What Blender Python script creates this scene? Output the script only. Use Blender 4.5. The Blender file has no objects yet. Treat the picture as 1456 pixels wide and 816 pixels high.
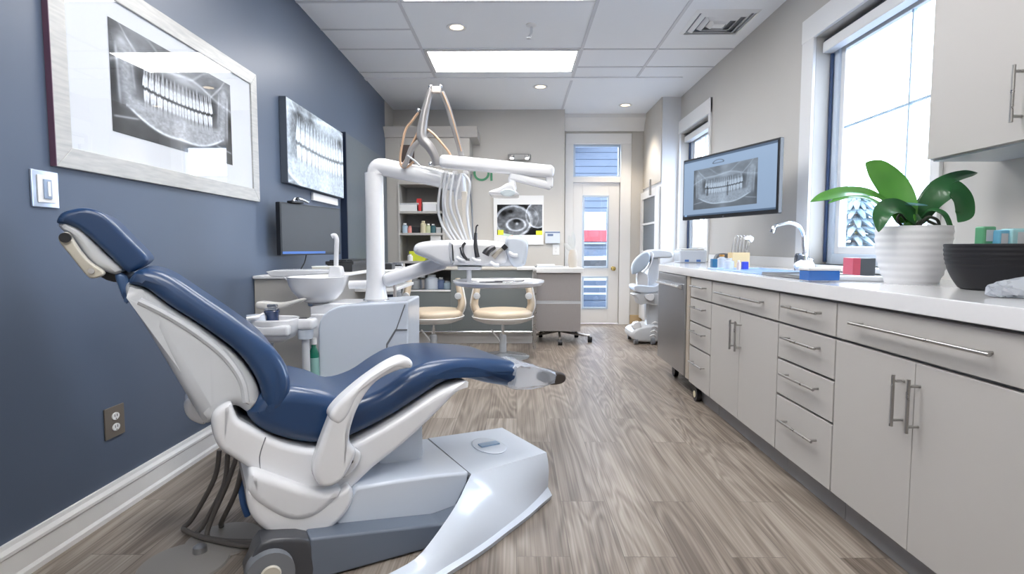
import bpy, bmesh, math, random
import numpy as np
from mathutils import Vector, Matrix
random.seed(4); rng = np.random.RandomState(7)
R = math.radians
scn = bpy.context.scene
COL = scn.collection
# ------------------------------------------------------------------ camera
EYE = Vector((0.0, 0.0, 1.064)); FPX = 800.0
PITCH = math.atan(56/800.0); YAW = math.atan(7/800.0)
cam_d = bpy.data.cameras.new('camera'); cam = bpy.data.objects.new('camera', cam_d); COL.objects.link(cam)
cam.location = EYE; cam.rotation_euler = (math.pi/2-PITCH, 0, YAW)
cam_d.sensor_width = 36; cam_d.lens = FPX/1456*36; cam_d.clip_start = 0.02
scn.camera = cam
FW = Vector((-math.sin(YAW)*math.cos(PITCH), math.cos(YAW)*math.cos(PITCH), -math.sin(PITCH)))
RT = Vector((math.cos(YAW), math.sin(YAW), 0)); UP = RT.cross(FW)
def ray(px, py): return FW*FPX + RT*(px-728) + UP*(408-py)
# measuring helpers: a sight line met with a real plane of the room
def atY(px, py, Y): d = ray(px, py); return EYE + d*((Y-EYE.y)/d.y)
def atX(px, py, X): d = ray(px, py); return EYE + d*((X-EYE.x)/d.x)
def atZ(px, py, Z): d = ray(px, py); return EYE + d*((Z-EYE.z)/d.z)
# ------------------------------------------------------------------ materials
MATS = {}
def mat(name, col, rough=.5, metal=0., spec=.5, coat=0., noise=0., nscale=30., bump=0., emit=None, es=0., trans=0., alpha=1., sheen=0., var=None, stretch=(1,1,1)):
    if name in MATS: return MATS[name]
    m = bpy.data.materials.new(name); m.use_nodes = True
    nt = m.node_tree; b = nt.nodes['Principled BSDF']
    c = tuple(col)+(1,)
    b.inputs['Base Color'].default_value = c
    b.inputs['Roughness'].default_value = rough; b.inputs['Metallic'].default_value = metal
    b.inputs['Specular IOR Level'].default_value = spec; b.inputs['Coat Weight'].default_value = coat
    b.inputs['Coat Roughness'].default_value = .08
    b.inputs['Transmission Weight'].default_value = trans; b.inputs['Alpha'].default_value = alpha
    if emit: b.inputs['Emission Color'].default_value = tuple(emit)+(1,); b.inputs['Emission Strength'].default_value = es
    tc = nt.nodes.new('ShaderNodeTexCoord'); mp = nt.nodes.new('ShaderNodeMapping'); mp.inputs['Scale'].default_value = stretch
    nt.links.new(tc.outputs['Object'], mp.inputs['Vector'])
    n = nt.nodes.new('ShaderNodeTexNoise'); n.inputs['Scale'].default_value = nscale; n.inputs['Detail'].default_value = 5
    nt.links.new(mp.outputs['Vector'], n.inputs['Vector'])
    if noise > 0 or var:
        mx = nt.nodes.new('ShaderNodeMix'); mx.data_type = 'RGBA'
        mx.inputs[6].default_value = c
        mx.inputs[7].default_value = (tuple(var) if var else tuple(max(0, x*(1-noise)) for x in col))+(1,)
        nt.links.new(n.outputs['Fac'], mx.inputs[0]); nt.links.new(mx.outputs[2], b.inputs['Base Color'])
    else:
        mr = nt.nodes.new('ShaderNodeMapRange'); mr.inputs['To Min'].default_value = max(0, rough-.03); mr.inputs['To Max'].default_value = min(1, rough+.03)
        nt.links.new(n.outputs['Fac'], mr.inputs['Value']); nt.links.new(mr.outputs['Result'], b.inputs['Roughness'])
    if bump > 0:
        bp = nt.nodes.new('ShaderNodeBump'); bp.inputs['Strength'].default_value = bump; bp.inputs['Distance'].default_value = .002
        nt.links.new(n.outputs['Fac'], bp.inputs['Height']); nt.links.new(bp.outputs['Normal'], b.inputs['Normal'])
    MATS[name] = m; return m
def glass_mat(name, tint=(1,1,1), gloss=.08, rough=.0):
    m = bpy.data.materials.new(name); m.use_nodes = True; nt = m.node_tree; nt.nodes.clear()
    o = nt.nodes.new('ShaderNodeOutputMaterial'); mx = nt.nodes.new('ShaderNodeMixShader')
    t = nt.nodes.new('ShaderNodeBsdfTransparent'); t.inputs[0].default_value = tuple(tint)+(1,)
    g = nt.nodes.new('ShaderNodeBsdfGlossy'); g.inputs['Roughness'].default_value = rough
    lw = nt.nodes.new('ShaderNodeLayerWeight'); lw.inputs['Blend'].default_value = .25
    mr = nt.nodes.new('ShaderNodeMapRange'); mr.inputs['To Min'].default_value = gloss; mr.inputs['To Max'].default_value = .9
    pw = nt.nodes.new('ShaderNodeMath'); pw.operation = 'POWER'; pw.inputs[1].default_value = 4; lw.inputs['Blend'].default_value = .5
    nt.links.new(lw.outputs['Facing'], pw.inputs[0]); nt.links.new(pw.outputs[0], mr.inputs['Value']); nt.links.new(mr.outputs['Result'], mx.inputs[0])
    nt.links.new(t.outputs[0], mx.inputs[1]); nt.links.new(g.outputs[0], mx.inputs[2]); nt.links.new(mx.outputs[0], o.inputs[0])
    MATS[name] = m; return m
def print_mat(name, rough=.5, spec=.4, emit=0., tint=(1,1,1)):
    m = bpy.data.materials.new(name); m.use_nodes = True; nt = m.node_tree; b = nt.nodes['Principled BSDF']
    a = nt.nodes.new('ShaderNodeVertexColor'); a.layer_name = 'ink'
    mx = nt.nodes.new('ShaderNodeMix'); mx.data_type = 'RGBA'; mx.blend_type = 'MULTIPLY'; mx.inputs[0].default_value = 1
    mx.inputs[7].default_value = tuple(tint)+(1,); nt.links.new(a.outputs['Color'], mx.inputs[6])
    b.inputs['Roughness'].default_value = rough; b.inputs['Specular IOR Level'].default_value = spec
    if emit:
        b.inputs['Base Color'].default_value = (.02,.02,.02,1)
        nt.links.new(mx.outputs[2], b.inputs['Emission Color']); b.inputs['Emission Strength'].default_value = emit
    else: nt.links.new(mx.outputs[2], b.inputs['Base Color'])
    MATS[name] = m; return m
def floor_mat():
    m = bpy.data.materials.new('oak_planks'); m.use_nodes = True; nt = m.node_tree; b = nt.nodes['Principled BSDF']
    N = nt.nodes.new; L = nt.links.new
    tc = N('ShaderNodeTexCoord'); sp = N('ShaderNodeSeparateXYZ'); cb = N('ShaderNodeCombineXYZ')
    L(tc.outputs['Object'], sp.inputs[0]); L(sp.outputs['Y'], cb.inputs['X']); L(sp.outputs['X'], cb.inputs['Y'])
    br = N('ShaderNodeTexBrick'); br.inputs['Scale'].default_value = 1; br.inputs['Brick Width'].default_value = 1.15; br.inputs['Row Height'].default_value = .185
    br.inputs['Mortar Size'].default_value = .0016; br.inputs['Mortar Smooth'].default_value = .2; br.offset = .37
    br.inputs['Color1'].default_value = (0,0,0,1); br.inputs['Color2'].default_value = (1,1,1,1); br.inputs['Mortar'].default_value = (.5,.5,.5,1)
    L(cb.outputs[0], br.inputs['Vector'])
    # per plank shift of the grain
    sh = N('ShaderNodeVectorMath'); sh.operation = 'MULTIPLY'; sh.inputs[1].default_value = (7.3, 3.1, 5.7); L(br.outputs['Color'], sh.inputs[0])
    ad = N('ShaderNodeVectorMath'); ad.operation = 'ADD'; L(cb.outputs[0], ad.inputs[0]); L(sh.outputs[0], ad.inputs[1])
    m1 = N('ShaderNodeMapping'); m1.inputs['Scale'].default_value = (.62, 4.2, 1); L(ad.outputs[0], m1.inputs['Vector'])
    n1 = N('ShaderNodeTexNoise'); n1.inputs['Scale'].default_value = 1.1; n1.inputs['Detail'].default_value = 2; n1.inputs['Distortion'].default_value = .9; L(m1.outputs[0], n1.inputs['Vector'])
    mu = N('ShaderNodeMath'); mu.operation = 'MULTIPLY'; mu.inputs[1].default_value = 48; L(n1.outputs['Fac'], mu.inputs[0])
    si = N('ShaderNodeMath'); si.operation = 'SINE'; L(mu.outputs[0], si.inputs[0])
    m2 = N('ShaderNodeMapping'); m2.inputs['Scale'].default_value = (.9, 75, 1); L(ad.outputs[0], m2.inputs['Vector'])
    n2 = N('ShaderNodeTexNoise'); n2.inputs['Scale'].default_value = 1.6; n2.inputs['Detail'].default_value = 6; L(m2.outputs[0], n2.inputs['Vector'])
    n3 = N('ShaderNodeTexNoise'); n3.inputs['Scale'].default_value = 1.3; n3.inputs['Detail'].default_value = 3; L(m1.outputs[0], n3.inputs['Vector'])
    a1 = N('ShaderNodeMath'); a1.operation = 'MULTIPLY_ADD'; a1.inputs[1].default_value = .085; a1.inputs[2].default_value = .08; L(si.outputs[0], a1.inputs[0])
    a2 = N('ShaderNodeMath'); a2.operation = 'MULTIPLY_ADD'; a2.inputs[1].default_value = .62; L(n2.outputs['Fac'], a2.inputs[0]); L(a1.outputs[0], a2.inputs[2])
    sb = N('ShaderNodeSeparateColor'); L(br.outputs['Color'], sb.inputs[0])
    a3 = N('ShaderNodeMath'); a3.operation = 'MULTIPLY_ADD'; a3.inputs[1].default_value = .11; L(sb.outputs[0], a3.inputs[0]); L(a2.outputs[0], a3.inputs[2])
    a4 = N('ShaderNodeMath'); a4.operation = 'MULTIPLY_ADD'; a4.inputs[1].default_value = .35; L(n3.outputs['Fac'], a4.inputs[0]); L(a3.outputs[0], a4.inputs[2])
    cr = N('ShaderNodeValToRGB'); L(a4.outputs[0], cr.inputs[0])
    e = cr.color_ramp.elements; e[0].position = .38; e[0].color = (.095,.073,.058,1); e[1].position = .95; e[1].color = (.42,.375,.33,1)
    k = cr.color_ramp.elements.new(.66); k.color = (.245,.205,.172,1)
    mx = N('ShaderNodeMix'); mx.data_type = 'RGBA'; mx.inputs[7].default_value = (.06,.05,.045,1)
    ms = N('ShaderNodeMath'); ms.operation = 'MULTIPLY'; ms.inputs[1].default_value = .55; L(br.outputs['Fac'], ms.inputs[0])
    L(ms.outputs[0], mx.inputs[0]); L(cr.outputs[0], mx.inputs[6]); L(mx.outputs[2], b.inputs['Base Color'])
    b.inputs['Roughness'].default_value = .38; b.inputs['Specular IOR Level'].default_value = .45
    bp = N('ShaderNodeBump'); bp.inputs['Strength'].default_value = .12; bp.inputs['Distance'].default_value = .003; L(a4.outputs[0], bp.inputs['Height']); L(bp.outputs[0], b.inputs['Normal'])
    MATS['oak_planks'] = m; return m
# ------------------------------------------------------------------ mesh building
class MB:
    def __init__(s): s.bm = bmesh.new()
    def _x(s, verts, M):
        if M is not None: bmesh.ops.transform(s.bm, matrix=M, verts=verts)
    def box(s, x0, x1, y0, y1, z0, z1, r=0, seg=2, M=None):
        g = bmesh.ops.create_cube(s.bm, size=1)['verts']
        bmesh.ops.transform(s.bm, matrix=Matrix.Translation(((x0+x1)/2,(y0+y1)/2,(z0+z1)/2)) @ Matrix.Diagonal((abs(x1-x0),abs(y1-y0),abs(z1-z0),1)), verts=g)
        vs = g
        if r > 0:
            ed = list({e for v in g for e in v.link_edges})
            res = bmesh.ops.bevel(s.bm, geom=ed, offset=r, segments=seg, profile=.5, affect='EDGES')
            vs = list(set(v for v in g if v.is_valid) | set(res['verts']))
        s._x(vs, M); return s
    def prism(s, pts, vec, r=0, seg=3):
        """closed polygon of 3-D points pushed along vec"""
        vec = Vector(vec); n = len(pts)
        a = [s.bm.verts.new(Vector(p)) for p in pts]; b = [s.bm.verts.new(Vector(p)+vec) for p in pts]
        fs = [s.bm.faces.new(a[::-1]), s.bm.faces.new(b)]
        for i in range(n): fs.append(s.bm.faces.new((a[i], a[(i+1)%n], b[(i+1)%n], b[i])))
        bmesh.ops.recalc_face_normals(s.bm, faces=fs)
        if r > 0:
            ed = list({e for v in a+b for e in v.link_edges})
            bmesh.ops.bevel(s.bm, geom=ed, offset=r, segments=seg, profile=.5, affect='EDGES')
        return s
    def puff(s, pts, y0, y1, r, n=5, smooth=4, wf=None):
        """soft pillow-edged solid: side outline in (s,z), rounded over both flanks"""
        P = [Vector((a, b)) for a, b in pts]
        if smooth: P = cr2(P, smooth, True)
        area = sum(P[i].x*P[(i+1)%len(P)].y-P[(i+1)%len(P)].x*P[i].y for i in range(len(P)))
        if area < 0: P = P[::-1]
        N = len(P); nr = []
        for i in range(N):
            t = (P[(i+1)%N]-P[i-1]); t = t.normalized() if t.length > 0 else Vector((1,0)); nr.append(Vector((-t.y, t.x)))
        rings = []
        seq = [(k, 0) for k in range(n+1)] + [(k, 1) for k in range(n, -1, -1)]
        for k, side in seq:
            a = k/n*math.pi/2; ins = r*(1-math.sin(a)); dy = r*(1-math.cos(a)); y = y0+dy if side == 0 else y1-dy
            row = []
            for i in range(N):
                q = P[i]+nr[i]*ins; yy = y
                if wf: yy = (y-(y0+y1)/2)*wf(q.x, q.y)+(y0+y1)/2
                row.append(s.bm.verts.new((q.x, yy, q.y)))
            rings.append(row)
        for a, b in zip(rings[:-1], rings[1:]):
            for i in range(N): s.bm.faces.new((a[i], a[(i+1)%N], b[(i+1)%N], b[i]))
        f1 = s.bm.faces.new(rings[0][::-1]); f2 = s.bm.faces.new(rings[-1])
        bmesh.ops.triangulate(s.bm, faces=[f1, f2])
        bmesh.ops.recalc_face_normals(s.bm, faces=s.bm.faces[:]); return s
    def lathe(s, prof, n=32, c=(0,0,0), M=None, cap=True, sq=0, amp=None):
        """prof = [(r,z)]; revolved round z at c"""
        rings = []
        for r_, z in prof:
            row = []
            for i in range(n):
                a = 2*math.pi*i/n; k = 1
                if sq: k = (abs(math.cos(a))**sq+abs(math.sin(a))**sq)**(-1/sq)
                row.append(s.bm.verts.new((c[0]+r_*k*math.cos(a), c[1]+r_*k*math.sin(a), c[2]+z)))
            rings.append(row)
        fs = []
        for a, b in zip(rings[:-1], rings[1:]):
            for i in range(n): fs.append(s.bm.faces.new((a[i], a[(i+1)%n], b[(i+1)%n], b[i])))
        if cap:
            fs.append(s.bm.faces.new(rings[0][::-1])); fs.append(s.bm.faces.new(rings[-1]))
        bmesh.ops.recalc_face_normals(s.bm, faces=fs)
        s._x([v for r_ in rings for v in r_], M); return s
    def cyl(s, p, q, r0, r1=None, n=20):
        r1 = r0 if r1 is None else r1; p = Vector(p); q = Vector(q); d = q-p
        M = Matrix.Translation(p) @ d.to_track_quat('Z','Y').to_matrix().to_4x4()
        return s.lathe([(r0, 0), (r1, d.length)], n, M=M)
    def tube(s, pts, r, n=10, smooth=6, closed=False, flat=None, up=None, rf=None):
        P = [Vector(p) for p in pts]
        if smooth: P = cr2(P, smooth, closed)
        rings = []; prev = Vector(up) if up else None
        for i, p in enumerate(P):
            t = (P[min(i+1, len(P)-1)]-P[max(i-1, 0)]).normalized()
            if prev is None:
                prev = Vector((0,0,1)) if abs(t.z) < .9 else Vector((1,0,0))
            u = (prev-t*prev.dot(t)); u = u.normalized() if u.length > 1e-6 else Vector((1,0,0)); w = t.cross(u)
            if up is None: prev = u
            rr = r*(rf(i/(len(P)-1)) if rf else 1); fu = flat or 1
            rings.append([s.bm.verts.new(p+u*math.cos(2*math.pi*k/n)*rr+w*math.sin(2*math.pi*k/n)*rr*fu) for k in range(n)])
        for a, b in zip(rings[:-1], rings[1:]):
            for i in range(n): s.bm.faces.new((a[i], a[(i+1)%n], b[(i+1)%n], b[i]))
        s.bm.faces.new(rings[0][::-1]); s.bm.faces.new(rings[-1])
        bmesh.ops.recalc_face_normals(s.bm, faces=s.bm.faces[:]); return s
    def ball(s, c, r, sc=(1,1,1), M=None, n=20):
        g = bmesh.ops.create_uvsphere(s.bm, u_segments=n, v_segments=max(8, n//2), radius=r)['verts']
        T = Matrix.Translation(Vector(c)) @ (M or Matrix.Identity(4)) @ Matrix.Diagonal((*sc, 1))
        bmesh.ops.transform(s.bm, matrix=T, verts=g); return s
    def build(s, name, m=None, parent=None, sharp=38, bevel=0, seg=2):
        me = bpy.data.meshes.new(name)
        if bevel > 0:
            ed = [e for e in s.bm.edges if len(e.link_faces) == 2 and e.calc_face_angle(0) > R(35)]
            bmesh.ops.bevel(s.bm, geom=ed, offset=bevel, segments=seg, profile=.5, affect='EDGES', clamp_overlap=True)
        s.bm.to_mesh(me); s.bm.free()
        for p in me.polygons: p.use_smooth = True
        me.set_sharp_from_angle(angle=R(sharp))
        o = bpy.data.objects.new(name, me); COL.objects.link(o)
        if m: me.materials.append(m)
        wn = o.modifiers.new('weighted_normals', 'WEIGHTED_NORMAL'); wn.keep_sharp = True
        if parent is not None: o.parent = parent
        return o
def cr2(P, k, closed=False):
    out = []; n = len(P); rng_ = range(n) if closed else range(n-1)
    for i in rng_:
        a = P[i-1] if (closed or i > 0) else P[0]; b = P[i]; c = P[(i+1)%n]
        d = P[(i+2)%n] if (closed or i+2 < n) else P[-1]
        for j in range(k):
            t = j/k
            out.append(((b*2)+(c-a)*t+(a*2-b*5+c*4-d)*t*t+(b*3-a-c*3+d)*t*t*t)*.5)
    if not closed: out.append(P[-1])
    return out
def tag(o, label=None, cat=None, group=None, kind=None):
    if label: o['label'] = label
    if cat: o['category'] = cat
    if group: o['group'] = group
    if kind: o['kind'] = kind
    return o
def thing(name, label, cat, loc=(0,0,0), rz=0, group=None):
    o = bpy.data.objects.new(name, None); COL.objects.link(o); o.location = loc; o.rotation_euler = (0,0,rz)
    o.empty_display_size = .05
    return tag(o, label, cat, group)
def struct(mb, name, m, parent=None, **k):
    o = mb.build(name, m, parent, **k)
    if parent is None: o['kind'] = 'structure'
    return o
def copy_tree(o, parent=None):
    c = o.copy(); COL.objects.link(c)
    if parent is not None: c.parent = parent
    for ch in list(o.children): copy_tree(ch, c)
    return c
def sheet(name, m, parent, P0, U, V, nx, ny, fn, thick=None):
    """a flat print: a fine grid whose ink colour is worked out point by point (fn(u,v)->rgb arrays)"""
    u = np.linspace(0, 1, nx); v = np.linspace(0, 1, ny); uu, vv = np.meshgrid(u, v)
    P0, U, V = np.array(P0), np.array(U), np.array(V)
    co = P0+uu[..., None]*U+vv[..., None]*V
    me = bpy.data.meshes.new(name)
    idx = np.arange(nx*ny).reshape(ny, nx)
    f = np.stack([idx[:-1,:-1], idx[:-1,1:], idx[1:,1:], idx[1:,:-1]], -1).reshape(-1, 4)
    me.from_pydata(co.reshape(-1, 3).tolist(), [], f.tolist())
    rgb = fn(uu, vv); a = np.ones((ny*nx, 4), np.float32); a[:, :3] = np.clip(rgb.reshape(-1, 3), 0, 1)
    at = me.color_attributes.new('ink', 'FLOAT_COLOR', 'POINT'); at.data.foreach_set('color', a.reshape(-1))
    me.materials.append(m); o = bpy.data.objects.new(name, me); COL.objects.link(o)
    if parent is not None: o.parent = parent
    return o
# ------------------------------------------------------------------ radiograph pictures
def vnoise(x, y, seed=0):
    g = np.random.RandomState(seed).rand(64, 64)
    xi = np.floor(x).astype(int); yi = np.floor(y).astype(int); fx = x-xi; fy = y-yi
    fx = fx*fx*(3-2*fx); fy = fy*fy*(3-2*fy)
    G = lambda i, j: g[i % 64, j % 64]
    return (G(xi,yi)*(1-fx)+G(xi+1,yi)*fx)*(1-fy)+(G(xi,yi+1)*(1-fx)+G(xi+1,yi+1)*fx)*fy
def fbm(x, y, seed=0, o=4):
    s = 0; a = .5
    for k in range(o): s = s+a*vnoise(x*2**k+k*7.3, y*2**k+k*3.1, seed+k); a *= .5
    return s
def sm(a, b, x): t = np.clip((x-a)/(b-a), 0, 1); return t*t*(3-2*t)
def line(d, w): return np.exp(-(d/w)**2)
def pano(u, v, k=1.):
    x = (u-.5)*2*k; y = (v-.5)*2*k
    ax = np.abs(x)
    g = .16+.30*fbm(u*7, v*5, 1)*(.6+.4*sm(-1, .4, y))
    g = g-.10*sm(.78, 1.0, ax)
    # skull base, palate, sinus walls and cheek bones
    g = g+.22*sm(.25, .6, y)*fbm(x*5+9, y*6, 3)+.26*line(y-(.60-.30*x*x+.04*np.sin(7*x)), .035)+.16*line(y-(.52-.25*x*x), .10)
    for a, b, c, w in ((.62,.55,.30,.03), (.34,.80,.22,.035), (.80,.85,.35,.03)):
        for s in (-1, 1): g = g+.20*line(y-(b+c*np.sin(6*(x*s-a))), w)*line(x*s-a, .22)
    # dark air spaces behind the molars
    for s in (-1, 1):
        g = g*(1-.70*line(np.hypot((x-s*.60)/.13, (y-.18-.10*s*(x-s*.6))/.30), .9))
        g = g*(1-.5*line(np.hypot((x-s*.30)/.30, (y-.34)/.10), .9))
    # lower jaw: body, chin and both rami
    low = -.86+.62*np.clip(ax, 0, .8)**2.2+.05*line(x, .25)
    top = -.34+.10*x*x
    body = sm(0, .05, y-low)*(1-sm(-.06, .12, y-top))*(1-sm(.70, .84, ax))
    tex = .65+.7*fbm(x*26, y*24, 5)
    g = g*(1-body)+body*(.50*tex+.12)
    g = g+.40*line(y-low-.035, .030)*(ax < .82)*(.8+.4*fbm(x*9, y*9, 31))
    for s in (-1, 1):
        xr = x*s-(.80-.10*sm(-.5, .7, y)*0+.05*y)
        ram = line(xr, .10)*sm(-.60, -.30, y)*(1-sm(.60, .80, y))
        g = g*(1-.6*ram)+.46*ram*tex
        g = g+.30*line(x*s-(.905+.03*y), .018)*sm(-.55, -.3, y)*(1-sm(.5, .7, y))+.16*line(x*s-(.70+.06*y), .015)*sm(-.2, .0, y)*(1-sm(.5, .7, y))
        g = g+.22*line(np.hypot((x*s-.85)/.06, (y-.72)/.10), .9)
        g = g-.14*line(np.hypot((x*s-.95)/.05, (y-.1)/.4), 1)
        g = g+.18*line(y-(-.62-.25*(ax-.6)), .02)*sm(.62, .7, ax)*(1-sm(.95, 1, ax))
    g = g+.16*line(x, .13)
    # upper and lower rows of teeth
    oc = -.03+.17*x*x+.03*x
    for s, ws, tx, ln0 in ((1, (1.25,1.3,1.35,1,.95,1.0,.85,1.1), .60, .50), (-1, (1.3,1.4,1.4,1,.95,.9,.72,.68), .58, .50)):
        W = np.array(list(ws)+list(ws)[::-1]); E = np.concatenate([[0], np.cumsum(W)]); E = (E/E[-1]*2-1)*tx
        h = (y-oc)*s-.012
        xs = x-(.10*x)*np.clip(h, 0, 1)*(-1 if s > 0 else .6)   # roots lean
        c = np.clip(np.searchsorted(E, xs)-1, 0, len(W)-1); cx = (E[c]+E[c+1])/2; hw = (E[c+1]-E[c])/2; lx = (xs-cx)/hw
        ok = np.abs(xs) < tx; molar = (c < 3)|(c > 12)
        cusp = .018*np.cos(lx*math.pi*2)*molar-.02*lx*lx*(~molar)
        hh = h+cusp
        neck = .90-.16*sm(.12, .24, hh)
        crown = (1-sm(neck-.07, neck+.05, np.abs(lx)))*sm(-.005, .03, hh-.03*lx**4)*(1-sm(.18, .26, hh))
        ln = ln0+.07*np.cos(c*2.1)-.04*molar
        wr = np.clip(.74-.95*np.clip(hh-.18, 0, 1)/(ln-.10)*.72, .05, 1)
        single = 1-sm(wr-.12, wr+.10, np.abs(lx))
        double = (1-sm(.20, .36, np.abs(np.abs(lx)-.42+.10*np.clip(hh-.2, 0, 1))+.35*np.clip(hh-.3, 0, 1)))*1.0
        root = np.where(molar & (hh > .27), double, single)*sm(.12, .2, hh)*(1-sm(ln-.10, ln, hh))
        pulp = line(lx, .10)*sm(.10, .2, hh)*(1-sm(ln-.2, ln-.1, hh))
        rt = .60-.14*pulp+.12*fbm(x*30, y*12, 6)-.16*sm(.3, .6, hh)
        g = np.where(ok, g*(1-root)+root*np.maximum(g, rt), g)
        g = np.where(ok, g*(1-crown)+crown*(.90+.10*vnoise(x*30, y*30, 2)-.10*line(np.hypot(lx*1.2, (hh-.14)/.06), .8)), g)
        gap = (1-line(np.abs(lx)-1, .10))*1.0
        g = np.where(ok & (hh > 0) & (hh < .2), g*(.45+.55*gap), g)
    g = np.where(np.abs(x) < .60, g*(1-.80*line(y-oc, .016)), g)
    return np.clip(g, 0, 1)
def grey(g, tint=(1,1,1)):
    g = g**1.6
    return np.stack([g*tint[0], g*tint[1], g*tint[2]], -1)
def ct(u, v):
    g = .45+.3*fbm(u*6, v*6, 21)
    r1 = np.hypot((u-.36)/.40, (v-.45)/.52); g = g*(.55+.5*line(r1-1, .08))+.25*line(r1-.93, .03)
    g = g-.35*line(np.hypot((u-.15)/.1, (v-.72)/.12), 1)-.5*line(np.hypot((u-.44)/.09, (v-.47)/.09), 1)-.35*line(np.hypot((u-.30)/.07, (v-.78)/.07), 1)
    r2 = np.hypot((u-.42)/.2, (v-.34)/.2); g = g+.45*line(r2-1, .14)+.5*line(np.hypot((u-.44)/.03, (v-.38)/.05), 1)
    r3 = np.hypot((u-.9)/.26, (v-.66)/.42); g = g+.35*line(r3-1, .07)+.35*line(np.hypot((u-.86)/.05, (v-.7)/.08), 1)
    g = g*(.55+.9*fbm(u*14, v*11, 33))
    g = g+.12*line(np.hypot((u-.42)/.5,(v-.55)/.5)-.98,.02)-.35*(r1>1.02)*(r3>1.04)
    return grey(np.clip(g, .03, 1), (.86,.93,1.05))
# ------------------------------------------------------------------ palette
M_navy = mat('navy_paint', (.086,.114,.170), .38, noise=.08, nscale=3, bump=.05)
M_greige = mat('greige_paint', (.55,.53,.50), .6, noise=.04, nscale=4)
M_tan = mat('warm_beige_paint', (.56,.52,.46), .55, noise=.04, nscale=4)
M_trim = mat('white_trim_paint', (.78,.78,.78), .35)
M_ceil = mat('ceiling_tile', (.86,.88,.91), .8, noise=.05, nscale=220, bump=.15)
M_grid = mat('ceiling_grid_metal', (.62,.63,.66), .5)
M_floor = floor_mat()
M_white = mat('white_gloss_plastic', (.74,.75,.78), .22, coat=.5)
M_whitem = mat('white_satin_plastic', (.68,.69,.72), .4)
M_shell = mat('pale_grey_shell_plastic', (.54,.56,.59), .3, coat=.25)
M_bluew = mat('cool_white_plastic', (.60,.655,.74), .24, coat=.4)
M_blue = mat('navy_blue_vinyl', (.014,.048,.132), .32, coat=.22, noise=.12, nscale=2, bump=.03)
M_grey = mat('mid_grey_plastic', (.16,.17,.19), .45)
M_dark = mat('black_plastic', (.012,.013,.016), .4)
M_rubber = mat('taupe_rubber_hose', (.105,.095,.088), .5)
M_chrome = mat('chrome', (.75,.76,.78), .12, metal=1)
M_steel = mat('brushed_stainless', (.50,.51,.53), .3, metal=1, noise=.12, nscale=8, stretch=(40,40,1))
M_nickel = mat('brushed_nickel', (.42,.41,.40), .28, metal=1)
M_cab = mat('warm_white_cabinet_lacquer', (.47,.452,.435), .42, noise=.03, nscale=3)
M_carc = mat('cabinet_carcass', (.32,.31,.30), .6)
M_quartz = mat('white_quartz', (.76,.76,.78), .14, coat=.3, noise=.03, nscale=60)
M_kick = mat('grey_plinth', (.30,.30,.31), .45)
M_beige = mat('cream_vinyl', (.60,.50,.38), .38, coat=.1, noise=.05, nscale=6)
M_shelf = mat('shelf_greige', (.44,.42,.39), .5)
M_glass = glass_mat('window_glass', (.96,.98,1.0), .04)
M_pic = glass_mat('picture_glass', (1,1,1), .10, .01)
M_woodgrey = mat('grey_wood_veneer', (.36,.335,.33), .45, nscale=5, var=(.29,.27,.27), stretch=(60,60,3))
M_lamp = mat('lit_diffuser', (.9,.9,.9), .5, emit=(1,.99,.975), es=10.5)
M_bulb = mat('lit_downlight_lens', (.9,.9,.9), .5, emit=(1,.78,.48), es=2.4)
M_gglass = mat('smoked_grey_panel', (.10,.122,.145), .35)
M_brass = mat('brass', (.55,.40,.14), .25, metal=1)
# ------------------------------------------------------------------ room
XL, XR, ZC, YB, YD = -1.61, 1.95, 2.85, 7.44, 7.80
XC, YC = 1.735, 6.84
Y0 = -1.6
struct(MB().box(-2.0, 2.3, Y0-.2, 8.1, -.1, 0), 'floor', M_floor)
struct(MB().box(-2.0, 2.3, Y0-.2, 8.1, ZC, ZC+.15), 'ceiling', M_ceil)
struct(MB().box(XL-.15, XL, Y0-.2, 6.96, 0, ZC), 'wall_left', M_navy)
struct(MB().box(XL-.15, XL, 6.96, 8.0, 0, ZC), 'wall_left_far', M_greige)
struct(MB().box(-2.0, .62, YB, YB+.12, 0, ZC), 'wall_back', M_greige)
struct(MB().box(-2.0, 2.3, Y0-.15, Y0, 0, ZC), 'wall_front', M_greige)
m = MB()
m.box(.50, .77, YD, YD+.15, 0, ZC); m.box(1.414, 2.2, YD, YD+.15, 0, ZC); m.box(.77, 1.414, YD, YD+.15, 2.47, ZC)
struct(m, 'wall_back_door', M_greige)
struct(MB().box(.50, .62, YB+.12, YD, 0, ZC), 'wall_return', M_greige)
W1 = (2.68, 3.78, .955, 2.43); W2 = (5.80, 6.80, .955, 2.41)
m = MB(); xr1 = XR+.24
m.box(XR, xr1, Y0-.2, W1[0], 0, ZC); m.box(XR, xr1, W1[1], W2[0], 0, ZC); m.box(XR, xr1, W2[1], 8.1, 0, ZC)
for w in (W1, W2): m.box(XR, xr1, w[0], w[1], 0, w[2]); m.box(XR, xr1, w[0], w[1], w[3], ZC)
struct(m, 'wall_right', M_greige)
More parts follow.
